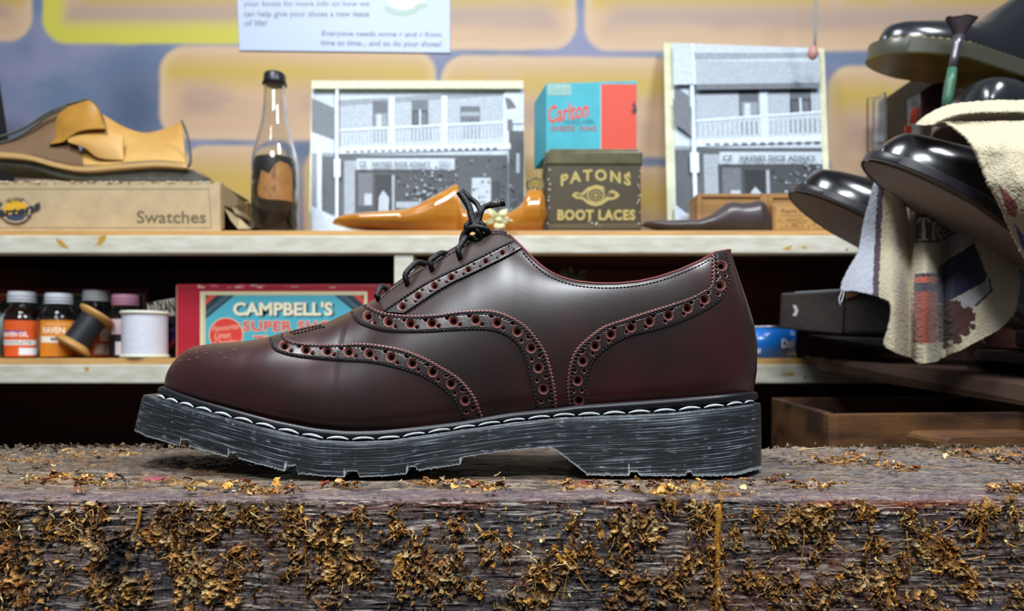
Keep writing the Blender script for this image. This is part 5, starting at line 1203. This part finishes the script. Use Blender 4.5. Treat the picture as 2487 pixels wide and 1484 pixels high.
# ------------------------------------------------------------------ right-hand side: shoes on pegs, towel, brush, crates
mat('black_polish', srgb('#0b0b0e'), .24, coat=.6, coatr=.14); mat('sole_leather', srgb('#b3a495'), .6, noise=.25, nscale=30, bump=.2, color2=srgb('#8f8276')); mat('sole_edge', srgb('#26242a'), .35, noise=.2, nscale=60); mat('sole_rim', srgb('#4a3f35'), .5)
mat('boot_black', srgb('#1f2226'), .25, coat=.5, coatr=.12); mat('boot_welt', srgb('#4c4d40'), .35, coat=.2); mat('boot_sole', srgb('#6a5d20'), .3, noise=.3, nscale=40); mat('yellow_thread', srgb('#b8a03c'), .6); mat('pull_tab', srgb('#1a1517'), .6)
def shoe(name, label, group, toe, ax, up, L, W, ts, top_tab, m_up, m_edge, m_sole, rimw=.004, stitch=None, tr=.05, groove=True):
    """toe = tip in the world, ax = toe-to-heel direction, up = out of the sole's upper face"""
    ax = Vector(ax).normalized(); up = Vector(up); up = (up - ax * up.dot(ax)).normalized(); wd = up.cross(ax)
    if wd.y < 0: wd = -wd
    T = Vector(toe); r = thing(name, label, 'shoe', tuple(T), group)
    def Wp(x, y, z): return T + ax * x + wd * y + up * z
    def hw(x, e=0):
        t = min(1, max(0, (x + e) / (.085))); h = min(1, max(0, (L - x + e) / .05))
        b = itp(x, [(0, .47), (.08, .5), (.17, .36), (.24, .36), (.3, .34)]) * W
        return b * (1 - (1 - t) ** 2.1) ** (1 / 2.1) * (1 - (1 - h) ** 2.2) ** (1 / 2.2)
    n = 70; xs = (1 - np.cos(np.linspace(0, np.pi, n))) / 2 * L; xs[0] = .0001; xs[-1] = L - .0001
    def slab(nm, z0, z1, e, m, e2=None):
        V = []
        for x in xs:
            h = max(hw(x) + e * min(1, hw(x) / .01), .0001); h2 = max(hw(x) + (e if e2 is None else e2) * min(1, hw(x) / .01), .0001)
            V += [Wp(x, -h2, z0), Wp(x, -h2 - .0006, z0 + .0008), Wp(x, -h - .0006, z1 - .0008), Wp(x, -h, z1), Wp(x, h, z1), Wp(x, h + .0006, z1 - .0008), Wp(x, h2 + .0006, z0 + .0008), Wp(x, h2, z0)]
        F = [tuple(f) for f in gridF(n, 8, closev=True)] + [tuple(range(8))[::-1], tuple((n - 1) * 8 + k for k in range(8))]
        o = mk(nm, V, F, M_(m), r); bm = bmesh.new(); bm.from_mesh(o.data); bmesh.ops.recalc_face_normals(bm, faces=bm.faces)
        for e_ in bm.edges:
            if len(e_.link_faces) == 2 and e_.calc_face_angle(0) > .5: e_.smooth = False
        bm.to_mesh(o.data); bm.free(); return o
    slab('welt', -ts, 0, 0, m_edge)
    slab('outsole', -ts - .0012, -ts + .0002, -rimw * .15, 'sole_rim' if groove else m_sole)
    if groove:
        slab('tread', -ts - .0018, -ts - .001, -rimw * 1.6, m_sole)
        ring = [Wp(x, -max(hw(x) - rimw * 1.6, .0001), -ts - .0016) for x in xs[3:-3]] + [Wp(x, max(hw(x) - rimw * 1.6, .0001), -ts - .0016) for x in xs[3:-3][::-1]]
        mb = MB(); mb.add(*g_tube(ring, .0005, 5, closed=True)); mb.mk('sole_channel', M_('pull_tab'), r)
    V = []; nv = 33
    for x in xs:
        h = max(hw(x) - tr * W, .0001) if hw(x) > tr * W + .0005 else max(hw(x) * .6, .0001)
        ht = itp(x, top_tab) * min(1, (h / .018)) ** .55
        for k in range(nv):
            a = math.pi * k / (nv - 1); ca, sa = math.cos(a), math.sin(a)
            V.append(Wp(x + .006, -h * math.copysign(abs(ca) ** .8, ca), ht * abs(sa) ** .85))
    mk('upper', V, gridF(n, nv), M_(m_up), r)
    if stitch:
        mb = MB(); s = 0; o = [Wp(x, -max(hw(x) - .0028, 0), .0004) for x in np.linspace(.002, L * .9, 300)]
        acc = 0; seg = []
        for a, b in zip(o, o[1:]):
            acc += (b - a).length
            if (acc % .0085) < .0050: seg.append(a)
            else:
                if len(seg) > 2: mb.add(*g_tube([seg[0], seg[len(seg) // 2] + up * .0004, seg[-1]], .0007, 6))
                seg = []
        mb.mk('welt_stitching', M_('yellow_thread'), r)
    return r, Wp
def dirs(slope, phi, away):
    a = Vector((math.cos(slope), away, -math.sin(slope))).normalized(); q = Vector((-math.sin(slope), 0, -math.cos(slope)))
    nd = q * math.cos(phi) + Vector((0, -1, 0)) * math.sin(phi); return a, -nd
a, u = dirs(math.radians(29), math.radians(-8), .10)
LOW = [(0, .021), (.02, .029), (.05, .037), (.08, .046), (.12, .058), (.18, .07), (.3, .075)]
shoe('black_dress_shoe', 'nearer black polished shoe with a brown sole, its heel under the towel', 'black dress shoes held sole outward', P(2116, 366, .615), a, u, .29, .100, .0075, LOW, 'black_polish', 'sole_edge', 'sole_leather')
a, u = dirs(math.radians(29), math.radians(-5), .10)
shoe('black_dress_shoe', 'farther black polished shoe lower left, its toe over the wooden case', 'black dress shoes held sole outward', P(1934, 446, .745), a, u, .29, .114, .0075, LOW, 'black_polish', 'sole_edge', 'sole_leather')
a, u = dirs(math.radians(6), math.radians(-9), .22)
shoe('work_boot', 'black boot with yellow welt stitching and thick olive sole at the upper right corner', None, P(2128, 100, .88), a, u, .30, .118, .017, [(0, .018), (.02, .026), (.06, .033), (.10, .036), (.13, .05), (.17, .085), (.24, .12), (.3, .12)], 'boot_black', 'boot_welt', 'boot_sole', rimw=.004, stitch=True, groove=False, tr=.07)
a = Vector((.55, .8, .0)); shoe('black_shoe', 'black shoe standing toe outward above the towel under the boot', None, P(2400, 262, .76), a, (0, -.25, 1), .20, .115, .010, [(0, .03), (.03, .042), (.08, .05), (.16, .07), (.3, .07)], 'boot_black', 'boot_black', 'boot_black', groove=False, tr=.07)

def build_right():
    mat('old_board', srgb('#4a3426'), .6, color2=srgb('#2c1f17'), nscale=7, stretch=(.7, 1, 6), bump=.35, noise=.2); mat('tray_wood', srgb('#6e4a2a'), .5, color2=srgb('#2e1c13'), nscale=11, stretch=(1, 1, 3), bump=.4, noise=.25, lo=.4, hi=.6)
    mat('crate_dark', srgb('#352a25'), .5, color2=srgb('#1b1614'), nscale=12, bump=.4); mat('paper_white', srgb('#b4bcc6'), .5); mat('peg_wood', srgb('#4a3a28'), .6, noise=.2)
    def H(name, fr, bk, m, parent=None, bv=.002):
        V, F = hexa(fr, bk); o = mk(name, V, F, M_(m), parent, smooth=False); bevel(o, bv); return o
    # open wooden tray
    d1, d2 = .60, .85; zt = zat(1006, d1); zb = ZC - .165 + .0205; r = thing('wooden_tray', 'open dark wooden tray with a worn near corner behind the glue-crusted block', 'tray', (xat(2200, .7), .7, zb))
    C0 = Vector((xat(2012, d1), d1, 0)); L0 = Vector((xat(1874, d2), d2, 0)); R0 = Vector((xat(2700, d1 + .03), d1 + .03, 0)); B0 = L0 + (R0 - C0); t = .008
    def wall(nm, p, q, m='tray_wood', zt_=zt):
        dr = (q - p).normalized(); nn = Vector((-dr.y, dr.x, 0)); c = (C0 + L0 + R0 + B0) / 4
        if (c - p).dot(nn) < 0: nn = -nn
        b = [p, q, q + nn * t, p + nn * t]; V = [Vector((v.x, v.y, zb)) for v in b] + [Vector((v.x, v.y, zt_)) for v in b]
        o = mk(nm, V, [(3, 2, 1, 0), (4, 5, 6, 7), (0, 1, 5, 4), (1, 2, 6, 5), (2, 3, 7, 6), (3, 0, 4, 7)], M_(m), r, smooth=False); bevel(o, .001)
    wall('front_wall', C0, R0); wall('left_wall', C0, L0); wall('back_wall', L0, B0); wall('right_wall', R0, B0)
    b = [C0, R0, B0, L0]; V = [Vector((v.x, v.y, zb)) for v in b] + [Vector((v.x, v.y, zb + .006)) for v in b]; mk('tray_base', V, [(3, 2, 1, 0), (4, 5, 6, 7), (0, 1, 5, 4), (1, 2, 6, 5), (2, 3, 7, 6), (3, 0, 4, 7)], M_('tray_wood'), r, smooth=False)
    bxx = [(xat(1700, .8), .5), (1.0, .5), (1.0, .699), (xat(1700, .8), .699)]; V, F = g_box((.10, .505, ZC - .165), (.75, .699, ZC - .145), .001); o = mk('work_table_board', V, F, M_('old_board'), smooth=False); tag(o, 'dark board below bench level carrying the open wooden tray', 'board')
    # worn wood end behind the block, far right
    xs = [P(x, y, .505) for x, y in smooth_poly([(2279,1086),(2279,1072),(2288,1063),(2310,1059),(2420,1057),(2560,1056)], 30)]
    poly = [(v.x, v.z) for v in xs] + [(xs[-1].x, ZC - .143), (xs[0].x, ZC - .143)]; V, F = g_prism(poly, .495, .545); o = mk('wooden_block', V, F, M_('tray_wood'), smooth=False); tag(o, 'round-ended brown wooden block just behind the bench at lower right', 'wood block')
    # dark case with a pale paper on top, and the plank under it
    r = thing('dark_wooden_case', 'dark chipped wooden case with white paper on top, left of the hanging towel', 'case', tuple(P(2040, 812, .80)))
    H('case_side', [(1897,712,.84),(2052,704,.80),(2047,812,.80),(1892,798,.84)], [(1905,714,.912),(2060,706,.912),(2055,808,.912),(1900,796,.912)], 'crate_dark', r)
    H('case_end', [(2050,706,.80),(2100,704,.77),(2190,720,.76),(2190,815,.76)], [(2060,712,.91),(2120,708,.91),(2200,722,.91),(2200,812,.91)], 'crate_dark', r, .001)
    H('case_front', [(2052,705,.7995),(2190,716,.762),(2190,812,.762),(2048,812,.7995)], [(2060,705,.84),(2190,716,.84),(2190,812,.84),(2056,812,.84)], 'crate_dark', r, .004)
    H('paper_sheet', [(1930,709,.85),(2045,702,.80),(2045,705,.80),(1930,712,.85)], [(1945,711,.9),(2060,705,.88),(2060,708,.88),(1945,714,.9)], 'paper_white', r, .0002)
    H('chipped_corner', [(2048,708,.798),(2085,700,.785),(2086,716,.785),(2054,728,.796)], [(2060,708,.83),(2090,703,.82),(2090,716,.82),(2064,722,.83)], 'tray_wood', r, .001)
    pr = Print(Surf(P(1897,712,.84), P(2052,704,.80), P(1892,798,.84)), .0006); pr.poly([(1925,740),(1934,742),(1939,755),(1934,768),(1924,766),(1931,756)], '#b8b8b4'); pr.mk('white_mark', M_('ink'), r)
    H('dark_tray', [(1962,813,.80),(2190,822,.76),(2190,852,.76),(2050,840,.79)], [(1975,814,.91),(2200,820,.91),(2200,842,.91),(2060,836,.91)], 'black_card', None, .002); o = bpy.data.objects['dark_tray']; tag(o, 'flat black tray sandwiched between the dark wooden case and the brown plank', 'tray')
    o = H('brown_plank', [(1950,862,.86),(2487,928,.62),(2600,1005,.58),(1992,905,.84)], [(1990,868,.91),(2700,885,.85),(2700,940,.85),(2010,898,.91)], 'old_board', None, .003); tag(o, 'long brown timber plank slanting towards the viewer below the towel', 'plank')
    o = H('black_slab', [(2372,852,.70),(2640,870,.62),(2640,905,.62),(2362,872,.70)], [(2360,842,.90),(2700,850,.9),(2700,868,.9),(2360,860,.90)], 'crate_dark', None, .003); tag(o, 'black slab lying on the brown plank right of the towel', 'slab')
    o = H('dark_board', [(2466,800,.70),(2640,808,.66),(2640,848,.66),(2466,844,.70)], [(2466,806,.9),(2650,812,.9),(2650,840,.9),(2466,838,.9)], 'crate_dark', None, .003); tag(o, 'dark board stacked on the black slab at the right edge', 'board')
    o = H('stacked_case', [(2350,640,.80),(2700,640,.80),(2700,797,.80),(2350,797,.80)], [(2360,650,.90),(2700,650,.90),(2700,797,.90),(2360,797,.90)], 'crate_dark', None, .003); tag(o, 'nearly black case behind the towel at the right edge', 'case')
    # post, backing under the boot, cloth
    mat('maroon_cloth', srgb('#3a1620'), .85, noise=.2, nscale=60)
    V, F = g_box((xat(2345, 1.0), 1.0, ZS1 - .06), (xat(2395, 1.0), 1.02, zat(100, 1.0)), .002); o = mk('wooden_post', V, F, M_('peg_wood'), smooth=False); tag(o, 'upright brown wooden post behind the green-handled brush', 'post')
    V, F = g_box((xat(2290, 1.02), 1.021, ZS1 - .06), (xat(2640, 1.02), 1.20, zat(140, 1.02)), .002); o = mk('dark_cabinet', V, F, M_('crate_dark'), smooth=False); tag(o, 'dark cabinet in shadow below the boot at upper right', 'cabinet')
    mb = MB(); mb.add(*sheet([(2236,224),(2262,206),(2300,198)], [(2240,285),(2270,282),(2306,270)], .93, .92, bulge=.01, n=20)); o = mb.mk('maroon_cloth', M_('maroon_cloth')); tag(o, 'folded dark maroon cloth beside the clear plastic holder', 'cloth')
    # brush hanging bristles up
    mat('bristle', srgb('#24161a'), .8, noise=.3, nscale=200, stretch=(6, 6, 1)); mat('ferrule', srgb('#6f6a72'), .3, metal=.7); mat('green_handle', srgb('#3f6a52'), .35)
    d = .80; r = thing('glue_brush', 'brush with dark bristles up and a green handle in front of the black boot', 'brush', tuple(P(2310, 270, d)))
    V, F = hexa([(2296,42,d),(2377,48,d),(2340,92,d),(2318,90,d)], [(2296,42,d+.014),(2377,48,d+.014),(2340,92,d+.010),(2318,90,d+.010)])
    n = 14; V = []; 
    for i in range(n):
        t = i / (n - 1); hwid = (11 + 29 * t ** 1.2) * d / K; y = 90 - 46 * t; c = P(2329 + 7 * t, y, d + .006)
        for k in range(24): a_ = 2 * math.pi * k / 24; V.append(c + Vector((hwid * math.cos(a_), .0055 * math.sin(a_) * (1 + .3 * t), .0012 * math.sin(k * 5) * t)))
    F = [tuple(f) for f in gridF(n, 24, closev=True)] + [tuple(range(24))[::-1], tuple((n - 1) * 24 + k for k in range(24))]; mk('bristles', V, F, M_('bristle'), r)
    mb = MB(); mb.add(*g_tube([P(2329, 88, d + .006), P(2324, 110, d + .006), P(2318, 140, d + .006), P(2313, 168, d + .006)], [.0056, .0046, .0042, .0040], 16)); mb.mk('ferrule', M_('ferrule'), r)
    mb = MB(); mb.add(*g_tube([P(2313, 166, d + .006), P(2308, 200, d + .006), P(2302, 235, d + .006), P(2298, 268, d + .006)], [.0046, .0056, .0052, .0045], 16)); mb.mk('handle', M_('green_handle'), r)
    # clear plastic holder with a red strip
    mat('acrylic', (.97, .98, .98), .06, trans=1.0, ior=1.35); mat('red_strip', srgb('#c2442c'), .4)
    d = .99; r = thing('clear_plastic_holder', 'clear plastic holder with a red strip standing behind the black dress shoes', 'holder', (xat(2170, d), d, ZS1)); z0 = ZS1 + .0004
    for nm, fr in (('front_pane', (2107, 2152, 236)), ('back_pane', (2150, 2240, 222))):
        a_, b_, y_ = fr; V, F = g_box((xat(a_, d), d + (.03 if nm[0] == 'b' else 0), z0), (xat(b_, d), d + (.033 if nm[0] == 'b' else .003), zat(y_, d)), .0008); mk(nm, V, F, M_('acrylic'), r, smooth=False)
    V, F = g_box((xat(2148, d), d, z0), (xat(2153, d), d + .033, zat(224, d)), .0006); mk('side_pane', V, F, M_('acrylic'), r, smooth=False)
    V, F = g_box((xat(2235, d), d + .0, z0), (xat(2240, d), d + .033, zat(222, d)), .0006); mk('side_pane', V, F, M_('acrylic'), r, smooth=False)
    mb = MB(); mb.add(*hexa([(2213,263,d+.01),(2229,263,d+.01),(2224,300,d+.01),(2209,300,d+.01)], [(2213,263,d+.013),(2229,263,d+.013),(2224,300,d+.013),(2209,300,d+.013)])); mb.add(*g_box((xat(2209, d), d + .01, z0), (xat(2224, d), d + .013, zat(300, d)))); mb.mk('red_strip', M_('red_strip'), r, smooth=False)
    # hanging cord with pink clip
    mat('grey_cord', srgb('#93918e'), .7); mat('pink_tip', srgb('#c08a80'), .5); d = 1.12; r = thing('hanging_cord', 'grey cord with a pink end hanging in front of the tall photograph', 'cord', tuple(P(1976, 140, d)))
    mb = MB(); mb.add(*g_tube([P(1981, -120, d), P(1981, 0, d), P(1980, 70, d), P(1979, 118, d)], .0022, 8)); mb.mk('cord', M_('grey_cord'), r)
    V, F = g_lathe([(0, -.010), (.005, -.007), (.0085, 0), (.006, .008), (.002, .013), (0, .013)], tuple(P(1974, 131, d)), 16); mk('pink_end', V, F, M_('pink_tip'), r)
    # left edge: dark board leaning
    yb = HY - (ZS1 + .0004 - ZC) * K / 1.07; yb2 = HY - (ZS1 + .0004 - ZC) * K / 1.078
    o = H('leaning_board', [(-200,90,1.07),(-17,95,1.07),(62,yb,1.07),(-200,yb,1.07)], [(-200,90,1.078),(-17,95,1.078),(62,yb2,1.078),(-200,yb2,1.078)], 'black_card', None, .001); tag(o, 'dark board leaning at the left edge behind the leather offcut', 'board')
build_right()

# ------------------------------------------------------------------ bar towel
def build_towel():
    m = mat('terry_cloth', rough=.95, attr=True, sheen=.3, noise=.12, nscale=700, bump=1.0, bscale=800)
    r = thing('bar_towel', 'cream towel with navy, rust and brown patterns draped over the nearer black shoe', 'towel', tuple(P(2300, 880, .60)))
    def C(h): return np.array(srgb(h))
    def inside(px, py, poly):
        res = np.zeros(px.shape, bool); n = len(poly)
        for i in range(n):
            x1, y1 = poly[i]; x2, y2 = poly[(i + 1) % n]
            c = ((y1 > py) != (y2 > py)) & (px < (x2 - x1) * (py - y1) / ((y2 - y1) or 1e-9) + x1); res ^= c
        return res
    def cloth(name, left, right, nrow, ncol, depth, paint, th=.003, fuzz=.0007):
        A = smooth_poly(left, nrow); B = smooth_poly(right, nrow); t = np.linspace(0, 1, ncol)
        px = A[:, None, 0] * (1 - t) + B[:, None, 0] * t; py = A[:, None, 1] * (1 - t) + B[:, None, 1] * t
        ed = np.minimum(np.minimum(t, 1 - t)[None] * ncol, 40); jx = (vnoise(py / 4, px / 4, 5) - .5) * 2.5; jy = (vnoise(px / 4, py / 4, 6) - .5) * 2.5
        d = depth(px, py, t[None], np.linspace(0, 1, nrow)[:, None]) - fuzz * (fbm(px / 2.6, py / 2.6, 2, 7) + .25 * fbm(px / 9, py / 9, 2, 9))
        col = paint(px, py)
        w = vnoise(px / 1.7, py / 1.7, 12)[..., None] * .30 + .85; col = col * w
        X = (px + jx - HX) * d / K; Z = ZC + (HY - py - jy) * d / K; V = np.stack([X, d, Z], -1).reshape(-1, 3)
        V2 = V + np.array([0, th, 0]); n = len(V); F = np.vstack([gridF(nrow, ncol), gridF(nrow, ncol, flip=True) + n])
        rim = [i * ncol for i in range(nrow)] + [(nrow - 1) * ncol + j for j in range(1, ncol)] + [i * ncol + ncol - 1 for i in range(nrow - 2, -1, -1)] + [j for j in range(ncol - 2, 0, -1)]
        F = np.vstack([F, np.array([(b, a_, n + a_, n + b) for a_, b in zip(rim, rim[1:] + rim[:1])])])
        return mk(name, np.vstack([V, V2]), F, m, r, col=np.vstack([col.reshape(-1, 3)] * 2))
    cream, white, navy, rust, brown, plum, grey = C('#c6bb9d'), C('#bcc0ca'), C('#1f2140'), C('#9a4a38'), C('#553428'), C('#4f4048'), C('#a09a96')
    def mixm(c, mask, v): c[mask] = v; return c
    def paint1(px, py):
        c = np.broadcast_to(cream, px.shape + (3,)).copy(); wob = (vnoise(px / 5, py / 5, 3) - .5) * 3; x = px + wob; y = py + (vnoise(px / 4, py / 4, 4) - .5) * 3
        sx = 2131 + (y - 440) * -.022 * 0 + np.interp(y, [400, 500, 600, 720], [2136, 2131, 2126, 2121])- 2131
        mixm(c, x < sx - 2, white); mixm(c, (x > sx - 2) & (x < sx + 13), plum)
        col = (x > 2224 - (y > 700) * (y - 700) * .02) & (x < np.interp(y, [520, 700, 835], [2288, 2278, 2276]))
        k = col & (y > 519) & (y < 590) & (x > 2226); mixm(c, k, brown)
        for q in ([(2231,529),(2258,527),(2260,540),(2254,540),(2252,534),(2247,534),(2248,578),(2253,579),(2253,584),(2233,585),(2233,580),(2239,579),(2239,535),(2235,536),(2234,543),(2229,543)],
                  [(2262,540),(2278,540),(2285,547),(2284,556),(2279,561),(2288,578),(2290,583),(2281,583),(2273,563),(2270,563),(2270,577),(2273,583),(2261,583),(2264,578),(2264,545),(2260,543)]):
            mixm(c, inside(x, y, q), C('#d6cfc0'))
        mixm(c, inside(x, y, [(2270,545),(2275,545),(2279,550),(2276,557),(2270,558)]), brown)
        mixm(c, col & (y > 664) & (y < 672), navy); mixm(c, col & (y > 672) & (y < 686), C('#b8573c')); mixm(c, col & (y > 686) & (y < 708), C('#3a3440')); mixm(c, col & (y > 708) & (y < 834), rust)
        rg = x > 2278
        mixm(c, inside(x, y, [(2284,635),(2345,600),(2368,585),(2352,545),(2340,535),(2288,590)]), grey)
        for i in range(5): mixm(c, rg & inside(x, y, [(2288, 530 + i * 12), (2335 + i * 4, 512 + i * 9), (2340 + i * 4, 517 + i * 9), (2288, 536 + i * 12)]), C('#2a2a30'))
        mixm(c, inside(x, y, [(2278,648),(2366,588),(2398,670),(2392,685),(2290,740),(2278,735)]), navy)
        mixm(c, inside(x, y, [(2300,738),(2398,684),(2408,705),(2370,742),(2330,752)]), C('#a7a5a6'))
        ln = inside(x, y, [(2398,676),(2402,676),(2412,706),(2370,746),(2366,742),(2406,705)]); mixm(c, ln, navy); mixm(c, inside(x, y, [(2345,532),(2350,532),(2372,585),(2368,588)]), navy)
        mixm(c, inside(x, y, [(2236,490),(2250,488),(2256,520),(2243,520)]), C('#2f3a78'))
        bl = np.zeros(px.shape, bool)
        for (cx, cy, q) in [(2290,760,20),(2305,745,18),(2322,745,16),(2300,785,26),(2330,770,22),(2352,757,12),(2360,770,11),(2345,785,14),(2320,800,18),(2296,815,20),(2345,805,12),(2325,825,12),(2300,838,10),(2362,793,8)]: bl |= ((x - cx) ** 2 + (y - cy) ** 2 < (q * (.85 + .3 * vnoise(px / 6, py / 6, 8))) ** 2)
        mixm(c, bl & (x > 2277), C('#4a2a22'))
        return c
    def dep1(px, py, t, s):
        d = .668 - .034 * sstep(540, 760, py) - .020 * np.exp(-((px - 2250) / 26) ** 2) * sstep(480, 560, py) + .014 * np.exp(-((px - 2210) / 14) ** 2) + .016 * np.exp(-((px - 2292) / 16) ** 2) * sstep(520, 560, py)
        d = d - .010 * np.exp(-((px - 2170) / 30) ** 2) + .010 * sstep(2135, 2060, px) - .008 * np.sin((px - 2300) / 42) * sstep(2300, 2340, px) + .012 * (fbm(px / 80, py / 140, 2, 2) - .5)
        return d + .03 * sstep(560, 380, py) * 0
    L = [(2142,395),(2130,430),(2116,480),(2098,550),(2086,610),(2064,650),(2045,700),(2078,707),(2120,716),(2160,733),(2166,760),(2158,800),(2150,838),(2185,860),(2215,870),(2238,882),(2262,880)]
    R = [(2230,430),(2300,450),(2390,500),(2440,545),(2462,580),(2470,620),(2474,650),(2478,680),(2476,710),(2470,740),(2462,764),(2432,796),(2400,815),(2372,830),(2340,848),(2305,862),(2270,880)]
    cloth('hanging_fold', L, R, 330, 250, dep1, paint1)
    def paint2(px, py):
        c = np.broadcast_to(cream, px.shape + (3,)).copy(); mixm(c, inside(px, py, [(2424,448),(2455,475),(2472,500),(2468,530),(2448,520)]), C('#8a4a44')); mixm(c, inside(px, py, [(2462,540),(2500,590),(2500,640),(2478,590)]), C('#3b4a9a'))
        return c
    def dep2(px, py, t, s): return .546 + .03 * sstep(.25, 0, s) * 1 - .012 * np.sin(t * 3.0) + .012 * (fbm(px / 60, py / 90, 2, 22) - .5) + .02 * sstep(480, 600, py)
    cloth('draped_fold', [(2292,296),(2322,312),(2350,336),(2368,362),(2385,400),(2400,440),(2418,470),(2436,505),(2452,545),(2470,585),(2490,625),(2520,660)],
          [(2640,290),(2640,310),(2645,340),(2650,370),(2650,400),(2650,440),(2650,470),(2650,500),(2650,540),(2650,580),(2650,620),(2650,660)], 210, 170, dep2, paint2)
    def dep3(px, py, t, s): return .612 - .020 * np.sin(np.pi * np.clip(t, 0, 1)) ** .7 - .012 * np.sin(np.pi * s) * 1 + .004 * (fbm(px / 40, py / 40, 2, 23) - .5)
    cloth('upper_fold', [(2226,300),(2240,287),(2262,272),(2285,261),(2315,252),(2360,247),(2420,243),(2500,243),(2640,246)], [(2300,306),(2310,305),(2320,303),(2335,300),(2360,298),(2390,297),(2430,298),(2500,300),(2640,306)], 170, 70, lambda px, py, t, s: .604 - .026 * np.sin(np.pi * t) - .0 * s, lambda px, py: np.broadcast_to(cream, px.shape + (3,)).copy(), th=.004)
    mat('loose_thread', srgb('#d8dae0'), .8)
    for pts in ([(2045,700),(2043,712),(2038,725),(2041,742)], [(2050,702),(2048,718),(2043,735)], [(2165,737),(2172,744)], [(2238,882),(2232,890)], [(2385,826),(2392,834)]):
        mb = MB(); mb.add(*g_tube([P(a_, b_, .645) for a_, b_ in smooth_poly(pts, 12)], .0004, 6)); mb.mk('loose_thread', M_('loose_thread'), r)
build_towel()
